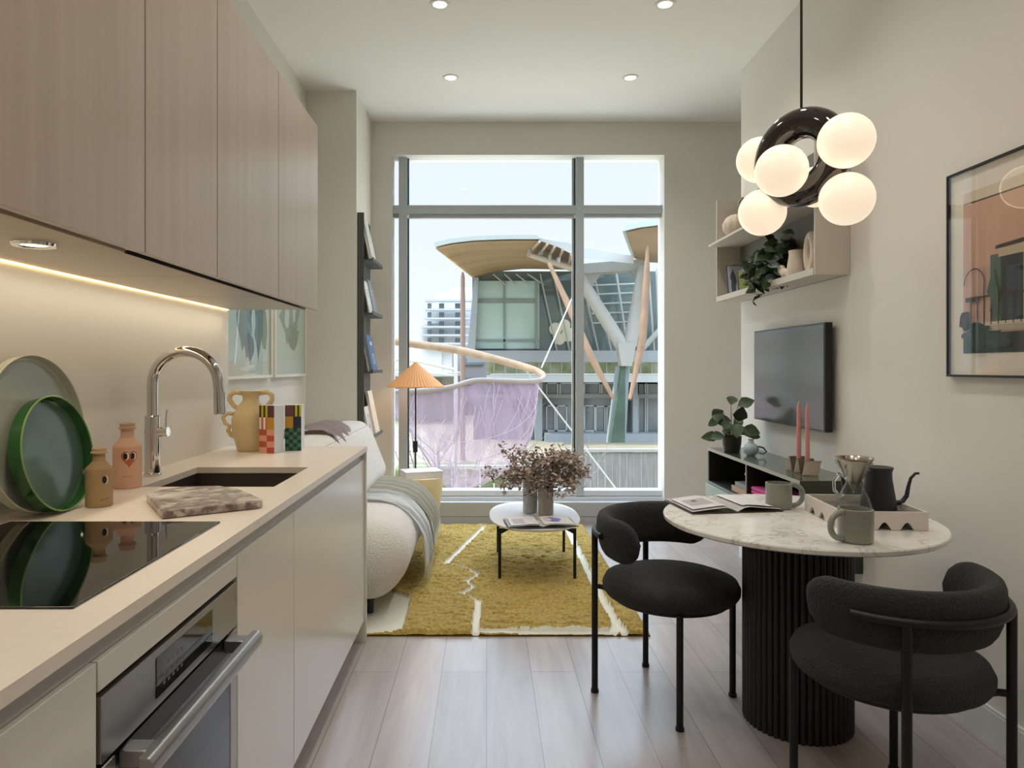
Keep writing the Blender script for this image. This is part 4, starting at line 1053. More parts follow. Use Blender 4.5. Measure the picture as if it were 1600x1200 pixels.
t = thing('book', 'dark red book lying at the near end inside the console', 'book', (1.58, 3.40, zs))
b = new(); box(b, 1.49, 1.67, 3.31, 3.50, zs, zs + .04, .002, 1); obj('cover', b, mat('dark_red_cover', '#5d2a22', .5), t)

# things on the console
def plant(name, label, cat, base, pot, leaves, seed, spread, size, group=None, mats=None, droop=0.0, h0=.0):
    pass
px_, py_ = 1.52, 4.36
t = thing('potted_plant', 'leafy green plant in a dark pot at the far end of the console', 'plant', (px_, py_, z1 + .0012))
b = new(); zz_ = z1 + .0012
lathe(b, px_, py_, [(0, zz_), (.045, zz_), (.055, zz_ + .05), (.058, zz_ + .10), (.052, zz_ + .10), (.05, zz_ + .085), (0, zz_ + .085)], 32); obj('pot', b, M_pot, t)
bs = new(); bl = new(); r = random.Random(21)
for i in range(17):
    a = i * 2.4; sp = r.uniform(.02, .085); h_ = r.uniform(.13, .29)
    base = Vector((px_ + .01 * math.cos(a), py_ + .01 * math.sin(a), zz_ + .085)); tip = Vector((px_ + sp * math.cos(a), py_ + sp * 1.3 * math.sin(a), zz_ + h_))
    if i % 4 == 0: tip.z = zz_ + r.uniform(.09, .13); tip.x = px_ + .075 * math.cos(a); tip.y = py_ + .075 * math.sin(a)
    tube(bs, [base, (base + tip) / 2 + Vector((0, 0, .02)), tip], [.003, .0025, .0018], 6)
    d = Vector((math.cos(a), .5 * math.sin(a), r.uniform(-.7, .6)))
    leaf(bl, tip, d, (r.uniform(-.6, .2), -1, r.uniform(.2, .9)), r.uniform(.08, .12), r.uniform(.06, .09), mi=r.choice((0, 0, 1)), curl=.25)
    if i % 2: leaf(bl, (base + tip) / 2, Vector((math.cos(a + 1.5), math.sin(a + 1.5), .2)), (-.3, -1, .5), .08, .06, mi=1, curl=.25)
for v in bl.verts: v.co.x = min(v.co.x, 1.735)
obj('stems', bs, M_stem, t); obj('leaves', bl, [M_leaf, M_leafd], t, sharp=3)
vx, vy = 1.575, 4.19
t = thing('bud_vase', 'small pale blue gourd-shaped vase beside the console plant', 'vase', (vx, vy, zz_))
b = new(); M_blue = mat('pale_blue_glaze', '#a9bcc2', .2)
lathe(b, vx, vy, [(0, zz_), (.022, zz_), (.040, zz_ + .018), (.045, zz_ + .04), (.036, zz_ + .062), (.018, zz_ + .074), (.014, zz_ + .09), (.018, zz_ + .098), (.013, zz_ + .098), (.01, zz_ + .08), (0, zz_ + .078)], 32); obj('body', b, M_blue, t)
b = new(); tube(b, [(vx + .03, vy - .03, zz_ + .058), (vx + .055, vy - .045, zz_ + .052), (vx + .07, vy - .055, zz_ + .03), (vx + .055, vy - .05, zz_ + .016), (vx + .036, vy - .03, zz_ + .02)], .0055, 10); obj('handle', b, mat('dark_grey_glaze', '#4b5054', .3), t)
hx, hy = 1.575, 3.50
t = thing('candle_holder', 'beige wave-shaped ceramic holder for two candles on the console', 'candle holder', (hx, hy, zz_))
wp = []
K = 60
for i in range(K + 1):
    u = i / K; y = -.115 + .23 * u; z = .042 + .038 * math.cos(u * 2 * PI * 2.5 + PI)
    wp.append((y, z))
b = new()
rows = [[(x, hy - q[0], zz_ + q[1]) for q in wp] for x in (hx - .04, hx + .04)]
sheet(b, rows, thick=.006)
mn = min(v.co.z for v in b.verts)
for v in b.verts: v.co.z += zz_ - mn
obj('wave_body', b, mat('beige_matte_ceramic', '#cfc3b2', .7), t, sharp=3)
peaks = [u for u in (.2, .6)]
for k_, (u, lab) in enumerate(((.2, 'pink taper candle in the wave holder, right one'), (.6, 'pink taper candle in the wave holder, left one'))):
    yy = hy - (-.115 + .23 * u)
    yy = hy + (-.045 if k_ == 0 else .050)
    tc_ = thing('taper_candle', lab, 'candle', (hx, yy, zz_ + .06), 0, 'pink candles in the wave holder')
    b = new(); zc0 = zz_ + .055; lathe(b, hx, yy, [(0, zc0), (.0115, zc0), (.0115, zc0 + .05), (.0092, zc0 + .255), (.006, zc0 + .285), (.002, zc0 + .292), (0, zc0 + .292)], 20); obj('wax', b, mat('pink_wax', '#d8938c', .45), tc_)
    b = new(); cyl(b, (hx, yy, zc0 + .29), (hx + .001, yy, zc0 + .301), .0012, n=6); obj('wick', b, mat('wick_white', '#e4ddd2', .9), tc_)

# ------------------------------------------------------------------ wall shelf box
X1 = 1.575; s0, s1 = 3.374, 4.823; zb_, zt_ = 1.742, 2.436
t = thing('wall_shelf', 'greige open box shelf high on the right wall above the television', 'shelf', (1.66, 4.1, zb_))
b = new(); box(b, X1, 1.745, s1 - .012, s1, zb_, zt_); obj('side_panel', b, M_shelf, t)
b = new(); box(b, X1, 1.745, s0, s0 + .012, zb_, zt_); obj('side_panel', b, M_shelf, t)
b = new(); box(b, X1, 1.735, s0 + .012, s1 - .012, zb_, zb_ + .016); box(b, X1 - .004, X1 + .004, s0 + .012, s1 - .012, zb_, zb_ + .034); obj('bottom_board', b, M_shelf, t)
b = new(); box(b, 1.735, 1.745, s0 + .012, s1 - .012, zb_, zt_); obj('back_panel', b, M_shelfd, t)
zm2 = 2.128
b = new(); box(b, X1 - .058, 1.735, s0 + .012, s1 - .012, zm2 - .012, zm2 + .002); obj('middle_board', b, M_shelf, t)
zq = zb_ + .0168
# framed pictures leaning
def leaner(y, h, w, ang, cols, label):
    t = thing('leaning_picture', label, 'picture', (1.64, y, zq), ang)
    M = Matrix.Rotation(-.16, 4, 'X')
    b = new(); box(b, -w / 2, w / 2, 0, .008, 0, h, M=M); obj('board', b, mat('pic_edge_dark', '#26282a', .5), t, local=True)
    b = new(); vs = [b.verts.new(M @ Vector(p)) for p in ((-w / 2 + .004, -.0006, .004), (w / 2 - .004, -.0006, .004), (w / 2 - .004, -.0006, h - .004), (-w / 2 + .004, -.0006, h - .004))]; b.faces.new(vs); ms = [mat('leanpic_' + cols[0][1:], cols[0], .5)]
    if len(cols) > 1:
        ms.append(mat('leanpic_' + cols[1][1:], cols[1], .5)); f = b.faces.new([b.verts.new(M @ Vector((p * w / 2, -.0011, q * h))) for p, q in blob(-.3, .5, .35, .36, 16, 9, .5)]); f.material_index = 1
    obj('picture_sheet', b, ms, t, local=True)
leaner(4.60, .21, .12, .12, ['#c9d0d8', '#5d666d'], 'small pale blue picture card leaning inside the wall shelf')
leaner(4.42, .15, .11, -.05, ['#b3bd7a'], 'small lime green card leaning inside the wall shelf')
# trailing plant
gx, gy = 1.635, 4.03
t = thing('trailing_plant', 'dark trailing plant in a pot on the lower board of the wall shelf', 'plant', (gx, gy, zq))
b = new(); lathe(b, gx, gy, [(0, zq), (.04, zq), (.052, zq + .09), (.047, zq + .09), (.045, zq + .075), (0, zq + .075)], 28); obj('pot', b, mat('grey_olive_pot', '#5d5b4c', .7), t)
bs = new(); bl = new(); r = random.Random(33)
for i in range(44):
    a = r.uniform(0, 2 * PI); L_ = r.uniform(.06, .17); dn = i % 3 == 0
    base = Vector((gx, gy, zq + .085)); pts = [base]
    d = Vector((math.cos(a) * .7 - .28, math.sin(a) * 1.2, r.uniform(.6, 1.9))).normalized()
    for k in range(5):
        d = (d + Vector((-.05 if dn else 0, 0, -.55 if dn else -.16))).normalized(); q = pts[-1] + d * L_ / 3.2
        q.x = min(q.x, 1.715); q.z = min(q.z, 2.10); pts.append(q)
        if q.x > X1 - .01 and q.z < zq + .03: q.z = zq + .03
        la = r.uniform(0, 6.28); leaf(bl, q, (math.cos(la) - .2, .6 * math.sin(la), r.uniform(-.8, .5)), (r.uniform(-.7, .2), -1, r.uniform(.2, .9)), r.uniform(.06, .11), r.uniform(.04, .065), mi=r.choice((0, 1, 1)), curl=.3)
    tube(bs, pts, .0018, 5)
for v in bl.verts: v.co.x = max(min(v.co.x, 1.73), 1.50 + .03 * math.sin(v.co.y * 90)); v.co.z = min(v.co.z, 2.112)
obj('stems', bs, M_stem, t); obj('leaves', bl, [M_leaf, M_leafd], t, sharp=3)
# sculptural beige vases
t = thing('sculptural_vase', 'beige boot-shaped ceramic vase on the lower board of the wall shelf', 'vase', (1.63, 3.72, zq))
b = new(); lathe(b, 1.635, 3.70, [(0, zq), (.05, zq), (.056, zq + .02), (.05, zq + .08), (.042, zq + .13), (.044, zq + .152), (.038, zq + .15), (.036, zq + .12), (0, zq + .1)], 28); obj('body', b, M_terra, t)
b = new(); tube(b, [(1.62, 3.74, zq + .035), (1.61, 3.79, zq + .042), (1.606, 3.825, zq + .062), (1.605, 3.835, zq + .085)], [.03, .027, .022, .018], 16); obj('spout', b, M_terra, t)
t = thing('loop_sculpture', 'beige ceramic loop standing next to the boot-shaped vase', 'ornament', (1.63, 3.53, zq))
b = new(); tube(b, [(1.635, 3.535 + .038 * math.cos(a), zq + .112 + .086 * math.sin(a)) for a in [i * 2 * PI / 40 for i in range(40)]], .025, 16, True); obj('loop', b, M_terra, t)
t = thing('book', 'tall white book at the near end of the wall shelf', 'book', (1.65, 3.41, zq))
b = new(); box(b, 1.60, 1.728, 3.394, 3.425, zq + .002, zq + .243); obj('pages', b, M_paper, t)
b = new(); box(b, 1.597, 1.73, 3.39, 3.394, zq, zq + .245); box(b, 1.597, 1.73, 3.425, 3.429, zq, zq + .245); box(b, 1.596, 1.60, 3.39, 3.429, zq, zq + .245); obj('cover', b, mat('white_cloth_cover', '#dedad4', .6), t)
zq2 = zm2 + .003
t = thing('round_vase', 'beige squat ribbed vase on the upper board of the wall shelf', 'vase', (1.62, 4.62, zq2))
b = new(); n_ = 48
pr = [(0, 0), (.035, 0), (.05, .02), (.085, .06), (.09, .10), (.07, .14), (.04, .158), (.03, .15), (0, .13)]
lathe(b, 1.638, 4.60, [(r_, zq2 + z_) for r_, z_ in pr], n_)
for v in b.verts:
    d = Vector((v.co.x - 1.638, v.co.y - 4.60, 0)); a = math.atan2(d.y, d.x); d *= .04 * math.sin(a * 12); v.co += d
obj('body', b, M_terra, t)
t = thing('jug', 'grey-brown jug with a curved handle behind the pendant on the upper shelf board', 'jug', (1.63, 4.36, zq2))
b = new(); M_gb = mat('grey_brown_ceramic', '#8d8478', .6); lathe(b, 1.645, 4.36, [(0, zq2), (.05, zq2), (.062, zq2 + .06), (.05, zq2 + .13), (.035, zq2 + .18), (.04, zq2 + .21), (.034, zq2 + .21), (.028, zq2 + .18), (0, zq2 + .17)], 28); obj('body', b, M_gb, t)
b = new(); tube(b, [(1.61, 4.36, zq2 + .19), (1.585, 4.36, zq2 + .215), (1.565, 4.36, zq2 + .19), (1.57, 4.36, zq2 + .13), (1.60, 4.36, zq2 + .09)], .008, 10); obj('handle', b, M_gb, t)

# ------------------------------------------------------------------ large picture on the right wall
fz0, fz1, fy0, fy1 = 1.263, 2.012, 1.86, 2.64
t = thing('framed_photograph', 'large black-framed photo of a peach building and balcony on the right wall', 'picture', (XR, 2.25, fz0))
b = new(); xa, xb = XR - .022, XR - .001
for a in ((fy0, fy0 + .008, fz0, fz1), (fy1 - .008, fy1, fz0, fz1), (fy0 + .008, fy1 - .008, fz0, fz0 + .008), (fy0 + .008, fy1 - .008, fz1 - .008, fz1)): box(b, xa, xb, *a)
obj('frame', b, M_black, t)
b = new(); box(b, xb - .008, xb, fy0 + .008, fy1 - .008, fz0 + .008, fz1 - .008); mt = obj('mount', b, mat('mount_ivory', '#ece5d6', .8), t)
# the photo: u runs left to right as seen, v upward
pu0, pu1, pv0, pv1 = fy1 - .078, fy0 + .078, fz0 + .085, fz1 - .085
cnt = [0]
ms = []; b = new()
def pp(poly, col):
    mm = mat('photo_' + col[1:], col, .75)
    if mm not in ms: ms.append(mm)
    cnt[0] += 1; x = xb - .0085 - .00012 * cnt[0]
    f = b.faces.new([b.verts.new((x, pu0 + (pu1 - pu0) * u, pv0 + (pv1 - pv0) * v)) for u, v in poly]); f.material_index = ms.index(mm)
def pr_(u0, u1, v0, v1, c): pp([(u0, v0), (u1, v0), (u1, v1), (u0, v1)], c)
pr_(0, 1, 0, 1, '#d3a88c'); pr_(0, 1, .93, 1, '#dccbb4'); pp([(0, .925), (1, .925), (1, .935), (0, .935)], '#4a3a30')
pr_(0, .07, .1, .93, '#d8ae97'); pr_(0, 1, 0, .12, '#22302f'); pr_(0, .30, .0, .16, '#2c4543')
pr_(.08, .26, .18, .52, '#c29f8b')
pr_(.22, .30, .14, .58, '#4f6556'); pr_(.30, .95, .14, .56, '#2a2f33'); pr_(.34, .44, .16, .5, '#3e4a54')
pr_(.28, .98, .56, .61, '#c6b598'); pp([(.26, .61), (1, .64), (1, .67), (.26, .63)], '#2b2622')
pr_(.46, .52, .16, .56, '#b9a88c'); pr_(.56, .60, .16, .56, '#cbbd9f'); pr_(.78, .86, .16, .56, '#cbbd9f'); pr_(.62, .76, .2, .5, '#171a1c')
pr_(.0, 1, .13, .165, '#b8a98f'); pr_(.12, .75, .165, .185, '#d3c7ae')
for i in range(14): pr_(.06 + i * .055, .068 + i * .055, .17, .34, '#3b332b')
pr_(.04, .82, .335, .345, '#3b332b')
for i in range(16):
    a0 = PI * i / 16; a1 = PI * (i + 1) / 16
    pp([(.10 + .085 * math.cos(a0), .42 + .10 * math.sin(a0)), (.10 + .085 * math.cos(a1), .42 + .10 * math.sin(a1)), (.10 + .078 * math.cos(a1), .42 + .093 * math.sin(a1)), (.10 + .078 * math.cos(a0), .42 + .093 * math.sin(a0))], '#3f352c')
pr_(.177, .185, .34, .42, '#3f352c'); pr_(.03, .14, .315, .345, '#5b4b3c')
pp(blob(.13, .10, .12, .08, 18, 41, .4), '#33483f'); pp(blob(.27, .07, .10, .06, 16, 42, .4), '#27403d'); pp(blob(.03, .2, .05, .06, 14, 43), '#1f2320')
pp(blob(.26, .36, .04, .12, 16, 45, .5), '#45604c')
obj('photo_print', b, ms, mt, sharp=.1)
b = new(); box(b, xa + .002, xa + .004, fy0 + .008, fy1 - .008, fz0 + .008, fz1 - .008); obj('glass', b, mat_glass('picture_glass', '#ffffff', 1.5, 1.0), t)
# ------------------------------------------------------------------ outdoors
ZG = -1.9
M_pave = mat('plaza_paving', '#9a8e78', .8, var=.12, vscale=1.2)
b = new(); box(b, -90, 90, 6.3, 140, ZG - .2, ZG); struct('ground', b, M_pave)
M_conc = mat('pale_concrete', '#8f9496', .7, var=.08, vscale=.6)
M_whitec = mat('white_cladding', '#adb0af', .6)
M_steelw = mat('white_painted_steel', '#999a96', .5)
M_soffit = mat('timber_soffit', '#cbb087', .6, var=.25, vscale=.5, stretch=(.3, 3, 1), col2='#b89a72')
M_cwall = mat('curtain_wall_glass', '#657370', .06, spec=.7, var=.35, vscale=.22, col2='#4a5654')
M_cwall2 = mat('pale_mint_glass', '#a0b5ad', .08, spec=.7, var=.1, vscale=.3)
M_dkglass = mat('dark_shop_glass', '#747b7d', .1, spec=.6, var=.4, vscale=.5)
M_log = mat('weathered_log', '#80634a', .8, var=.3, vscale=4, stretch=(1, 1, .2))
M_greencol = mat('mossy_green_column', '#46584a', .8, var=.35, vscale=1.5)

b = new(); box(b, -12, 14, 6.3, 11.2, ZG, ZG + .03); struct('bounce_strip_1', b, mat('unseen_bounce_strip', '#e2d8c2', .9, bump=.4, bscale=30))  # added pale strip, out of view, bounces sunlight up onto the ceiling
t = thing('pavilion_building', 'glass pavilion with sweeping timber-lined roof across the plaza', 'building', (4.0, 30, ZG))
YB_ = 30
# glass hall
b = new(); p0 = at(738, 548, YB_); p1 = at(1180, 440, YB_); box(b, p0.x, p1.x, YB_, YB_ + 12, p0.z, at(0, 424, YB_).z); obj('glass_wall', b, M_cwall, t)
b = new(); p0 = at(742, 545, YB_); p1 = at(842, 440, YB_); box(b, p0.x, p1.x, YB_ - .25, YB_ - .02, p0.z, p1.z); pw = obj('mint_glass_bay', b, M_cwall2, t)
b = new()
for px in (788,): q = at(px, 545, YB_ - .3); q2 = at(px, 440, YB_ - .3); box(b, q.x - .04, q.x + .04, YB_ - .32, YB_ - .26, q.z, q2.z)
for py in (532,): q = at(742, py, YB_ - .3); q2 = at(842, py, YB_ - .3); box(b, q.x, q2.x, YB_ - .32, YB_ - .26, q.z - .05, q.z + .05)
q = at(742, 472, YB_ - .3); q2 = at(840, 468, YB_ - .3); box(b, q.x, q2.x, YB_ - .30, YB_ - .26, q.z - .04, q2.z + .04)
q = at(836, 545, YB_ - .3); box(b, q.x, q.x + .12, YB_ - .34, YB_ - .26, q.z, at(0, 440, YB_).z)
obj('bay_frame', b, mat('bay_frame_dark', '#75827c', .5), pw)
for px0, px1 in ((770, 790), (788, 806), (806, 828), (824, 850), (842, 870), (863, 890), (895, 913), (906, 935), (926, 955)):
    b = new(); a = at(px0 + (2 if px0 > 840 else 0), 428, YB_ - .4); c = at(px1, 548 if px0 > 840 else 445, YB_ - .4); tube(b, [a, c], .032, 6); obj('glass_mullion', b, M_steelw, t)
# white grille bay on the right
b = new()
for py in (446, 460, 475, 490, 505): a = at(925, py, YB_ - .5); c = at(1003, py - 3, YB_ - .5); tube(b, [a, c], .032, 6)
for px in (963,): tube(b, [at(px, 428, YB_ - .5), at(px + 14, 520, YB_ - .5)], .05, 6)
obj('window_grille', b, M_steelw, t)
for px0, px1 in ((1013, 1022), (1026, 1030), (1040, 1050)):
    b = new(); tube(b, [at(px0, 420, YB_ - .5), at(px1, 548, YB_ - .5)], .05, 6); obj('glass_mullion', b, M_steelw, t)
b = new(); tube(b, [at(1004, 545, YB_ - .6), at(1045, 500, YB_ - .6)], .12, 8); obj('brace', b, M_steelw, t)
# left raking jamb
b = new(); prism(b, [(at(729, 0, 29.5).x, at(0, 560, 29.5).z), (at(742, 0, 29.5).x, at(0, 560, 29.5).z), (at(748, 0, 29.5).x, at(0, 434, 29.5).z), (at(741, 0, 29.5).x, at(0, 434, 29.5).z)], 29.4, 30.4, 'y'); obj('side_jamb', b, M_conc, t)
# floor band, balustrade, lower storey
b = new(); a = at(730, 566, 29.6); c = at(1180, 548, 29.6); box(b, a.x, c.x, 29.3, 31, a.z, c.z); obj('floor_band', b, M_conc, t)
b = new(); a = at(760, 584, 29.8); c = at(1180, 566, 29.8); box(b, a.x, c.x, 29.9, 30.2, a.z, c.z); obj('green_planting_strip', b, mat('terrace_planting', '#8f9a68', .9, var=.5, vscale=2, col2='#c6cab0'), t)
for i in range(20):
    px = 772 + i * 17.6; b = new(); tube(b, [at(px, 584, 29.7), at(px, 566, 29.7)], .03, 6); obj('balustrade_post', b, M_whitec, t)
b = new(); a = at(760, 597, 29.4); c = at(1180, 586, 29.4); box(b, a.x, c.x, 29.2, 31, a.z, c.z); obj('white_fascia', b, M_whitec, t)
b = new(); a = at(740, 700, 31); c = at(1180, 590, 31); box(b, a.x, c.x, 31, 32, ZG, c.z); obj('shop_front', b, M_dkglass, t)
def frame(px0, px1, py0, py1, Y, w, name='window_frame'):
    b = new(); A_ = at(px0, py1, Y); C_ = at(px1, py0, Y)
    box(b, A_.x, C_.x, Y - .05, Y, C_.z - w, C_.z); box(b, A_.x, C_.x, Y - .05, Y, A_.z, A_.z + w); box(b, A_.x, A_.x + w, Y - .05, Y, A_.z, C_.z); box(b, C_.x - w, C_.x, Y - .05, Y, A_.z, C_.z)
    obj(name, b, M_whitec, t)
for f_ in ((853, 872, 598, 618), (874, 896, 598, 618), (912, 938, 598, 617), (939, 962, 598, 617), (853, 868, 633, 674), (869, 886, 633, 674), (912, 930, 633, 674), (930, 946, 634, 676), (947, 962, 634, 676), (996, 1009, 598, 682), (1010, 1034, 598, 682), (996, 1034, 598, 622), (1036, 1060, 598, 682)): frame(*f_, 30.95, .055)
b = new(); a = at(750, 622, 30.9); c = at(1180, 616, 30.9); box(b, a.x, c.x, 30.85, 31, a.z, c.z); obj('transom_band', b, M_conc, t)
for px, w in ((836, 11), (966, 4), (988, 8)):
    b = new(); a = at(px, 0, 30.4); box(b, a.x, a.x + w * 30.4 / 1100, 30.3, 30.8, ZG, at(0, 597, 30.4).z); obj('pier', b, M_conc, t)
b = new(); a = at(850, 0, 30.5); box(b, a.x, at(1180, 0, 30.5).x, 29.9, 30.9, ZG, ZG + .35); obj('plinth', b, M_conc, t)
# round white blossoms seen in the hall
b = new()
for px, py, r in ((868, 514, 10), (874, 530, 9), (888, 523, 11), (882, 508, 9)):
    ball(b, at(px, py, YB_ - .25), r * YB_ / 1100, (1, .15, 1), 20, 12)
obj('blossom_ornament', b, mat('blossom_pale', '#c9c3b2', .8), t)
# roof with timber soffit
def ruled(fr, bk, n=14, thick=.22):
    rows = []
    for i in range(n + 1):
        u = i / n
        def ev(L_):
            k = u * (len(L_) - 1); j = min(int(k), len(L_) - 2); return L_[j].lerp(L_[j + 1], k - j)
        A_, C_ = ev(fr), ev(bk); rows.append([A_.lerp(C_, q / 4) for q in range(5)])
    return rows
fr = [at(680, 388, 23), at(705, 382, 23), at(740, 378, 23), at(790, 376, 23), at(843, 376, 23)]
bk = [at(741, 436, 30), at(765, 428, 30), at(790, 423, 30), at(820, 420, 30), at(906, 422, 30)]
b = new(); rows = ruled(fr, bk); sheet(b, rows, thick=.02); obj('soffit', b, M_soffit, t, sharp=3)
b = new(); rows2 = [[p + Vector((0, 0, .05 + .0 * k)) for k, p in enumerate(r_)] for r_ in rows]; top = [[p + Vector((-.05, -.05, .18)) for p in r_] for r_ in rows]
sheet(b, rows2); sheet(b, top); sheet(b, [[r_[0] for r_ in rows2], [r_[0] for r_ in top]]); sheet(b, [rows2[0], top[0]]); sheet(b, [rows2[-1], top[-1]])
rf = obj('roof', b, mat('roof_pale_edge', '#a9b3b4', .5), t, sharp=.5)
fr = [at(843, 376, 23), at(872, 386, 24), at(905, 402, 25)]; bk = [at(826, 393, 25.5), at(862, 408, 26), at(905, 420, 27)]
b = new(); rows = ruled(fr, bk, 10); sheet(b, rows, thick=.03); lv = obj('louvre_soffit', b, mat('louvre_brown', '#7d6a55', .7), t, sharp=3)
for k in (0, 2, 4, 6, 8, 10):
    b = new(); tube(b, [p + Vector((0, -.03, -.03)) for p in rows[k]], .05, 6); obj('louvre_blade', b, mat('louvre_blade_pale', '#a89a86', .7), lv)
b = new(); a = [at(843, 371, 23), at(880, 378, 24), at(912, 385, 25), at(990, 400, 26)]; c = [at(843, 376, 23), at(872, 386, 24), at(905, 403, 25), at(990, 412, 26)]
sheet(b, [a, c], thick=.3); sheet(b, [a, [p + Vector((0, 6, 1.2)) for p in a]], thick=.2); obj('white_roof_edge', b, mat('roof_bright_white', '#d8dada', .5), t)
fr = [at(978, 363, 22), at(1005, 357, 22), at(1100, 345, 22)]; bk = [at(992, 404, 27), at(1015, 410, 27), at(1110, 415, 27)]
b = new(); rows = ruled(fr, bk, 8); sheet(b, rows, thick=.02); obj('soffit', b, mat('timber_soffit_pale', '#cdb496', .6, var=.2, vscale=.5), t, sharp=3)
b = new(); top = [[p + Vector((-.12, -.05, .2)) for p in r_] for r_ in rows]; low = [[p + Vector((-.12, -.03, .03)) for p in r_] for r_ in rows]
sheet(b, low); sheet(b, top); sheet(b, [[r_[0] for r_ in low], [r_[0] for r_ in top]]); sheet(b, [low[0], top[0]]); obj('roof', b, mat('roof_pale_edge', '#a9b3b4', .5), t, sharp=.5)
b = new(); A_ = at(900, 428, 27); C_ = at(1008, 408, 27); prism(b, [(A_.x, A_.z), (C_.x, at(0, 421, 27).z), (C_.x, at(0, 404, 27).z), (A_.x, at(0, 413, 27).z)], 27, 27.8, 'y'); obj('ring_beam', b, M_steelw, t)
for poly in (((900, 428), (941, 426), (926, 446), (900, 444)), ((984, 424), (1008, 422), (1005, 446), (998, 440))):
    b = new(); prism(b, [(at(px, 0, 27.3).x, at(0, py, 27.3).z) for px, py in poly], 27.2, 27.5, 'y'); obj('gusset_plate', b, M_steelw, t)
# roof strut
b = new(); tube(b, [at(826, 398, 24), at(866, 410, 25), at(908, 424, 26)], [.09, .12, .13], 10); obj('roof_strut', b, mat('strut_bone', '#a3978a', .6), t)
for px, py in ((827, 396), (845, 401), (858, 406), (872, 410)):
    b = new(); tube(b, [at(px, py, 24.6), at(px + 1, py - 7, 24.6)], .07, 8); obj('strut_pin', b, M_steelw, t)

# branching column
t = thing('branching_column', 'white forked steel column with a mossy green tapered foot', 'column', tuple(at(968, 690, 26)))
b = new()
prism(b, [(at(px, 0, 26).x, at(0, py, 26).z) for px, py in ((962, 536), (991, 536), (984, 572), (968, 572))], 25.6, 26.2, 'y'); obj('collar', b, mat('column_grey', '#95938c', .6), t)
for pts in (((906, 435), (972, 540)), ((1006, 418), (984, 540))):
    b = new(); tube(b, [at(*pts[0], 26.3), at(*pts[1], 26)], [.22, .26], 10); obj('arm', b, mat('column_arm', '#98958d', .6), t)
b = new(); prism(b, [(at(px, 0, 26).x, at(0, py, 26).z) for px, py in ((970, 572), (975, 572), (974, 690), (952, 690))], 25.7, 26.1, 'y'); obj('green_foot', b, M_greencol, t)
b = new(); prism(b, [(at(px, 0, 26.1).x, at(0, py, 26.1).z) for px, py in ((964, 572), (984, 572), (978, 692), (949, 692))], 26.12, 26.4, 'y'); obj('casing', b, mat('column_casing', '#85918f', .6), t)
# logs
def log(pts, Y, rr, label):
    b = new(); P_ = [at(px, py, y) for (px, py), y in zip(pts, Y)]; tube(b, P_, rr, 12); o = obj('log_strut', b, M_log); tag(o, label, 'log', 'raking log struts outside')
log([(858, 412), (893, 488), (925, 560), (958, 622)], (22, 21, 20.5, 20), (.06, .11, .11, .05), 'raking tan log behind the right mullion, leaning left at its top')
log([(1012, 385), (1010, 440), (1004, 530), (984, 624)], (22, 21.5, 21, 20), (.05, .11, .12, .05), 'raking tan log at the right edge of the window')
b = new(); a = at(723, 0, 24); tube(b, [(a.x, 24, ZG), (a.x, 24, at(0, 470, 24).z), (a.x, 24, at(0, 433, 24).z), (a.x, 24, at(0, 425, 24).z)], [.085, .085, .07, .03], 10)
o = obj('slim_post', b, mat('rust_brown_steel', '#7d6558', .7)); tag(o, 'slim brown post under the left tip of the timber roof', 'post')

# distant apartments
t = thing('apartment_block', 'pale stepped apartment block in the distance at the left', 'building', (-3.5, 60, ZG))
M_apt = mat('apartment_white', '#c9cacc', .8); M_aptd = mat('apartment_window', '#7c838a', .8)
for px0, px1, py in ((656, 690, 505), (664, 712, 484), (678, 735, 457), (702, 745, 447), (640, 662, 524)):
    b = new(); A_ = at(px0, 0, 60); C_ = at(px1, 0, 60); dy = {656: .2, 664: .5, 678: .8, 702: 1.1, 640: 1.4}[px0]; box(b, A_.x, C_.x, 60 + dy, 68, ZG, at(0, py, 60).z); obj('tower_section', b, M_apt, t)
for k, py in enumerate((470, 484, 498, 511, 524, 537)):
    b = new(); A_ = at(664 - (k > 2) * 6, py, 59.5); C_ = at(745, py, 59.5); box(b, A_.x, C_.x, 59.2, 60, A_.z - .08, A_.z + .08); obj('balcony_slab', b, mat('slab_grey', '#a9abaf', .8), t)
for px0, px1 in ((686, 694), (711, 722), (668, 674)):
    for py in (478, 492, 506, 519, 532):
        b = new(); A_ = at(px0, py + 4, 59.9); C_ = at(px1, py - 4, 59.9); box(b, A_.x, C_.x, 59.85, 59.99, A_.z, C_.z); obj('window', b, M_aptd, t)
t = thing('low_building', 'low white building with a flat canopy behind the hoop, far left', 'building', (-4.5, 42, ZG))
b = new(); A_ = at(560, 0, 42); box(b, A_.x, at(712, 0, 42).x, 42, 46, ZG, at(0, 584, 42).z); obj('wall', b, mat('low_building_white', '#aeaca4', .8), t)
b = new(); A_ = at(560, 0, 40); box(b, A_.x, at(714, 0, 40).x, 39.5, 46, at(0, 588, 40).z, at(0, 582, 40).z); obj('canopy', b, M_whitec, t)
b = new(); box(b, at(650, 0, 41.9).x, at(690, 0, 41.9).x, 41.85, 41.99, at(0, 612, 42).z, at(0, 592, 42).z); obj('window', b, M_aptd, t)
t = thing('grey_block', 'dull grey wing behind the netting, left of the glass pavilion', 'building', (-.8, 46, ZG))
b = new(); box(b, at(706, 0, 46).x, at(766, 0, 46).x, 46.3, 50, ZG, at(0, 540, 46).z); obj('wall', b, mat('mauve_grey_wall', '#85807f', .8), t)
for py in (560, 590, 620):
    b = new(); box(b, at(722, 0, 45.9).x, at(755, 0, 45.9).x, 46.15, 46.29, at(0, py + 10, 46).z, at(0, py, 46).z); obj('window', b, M_dkglass, t)

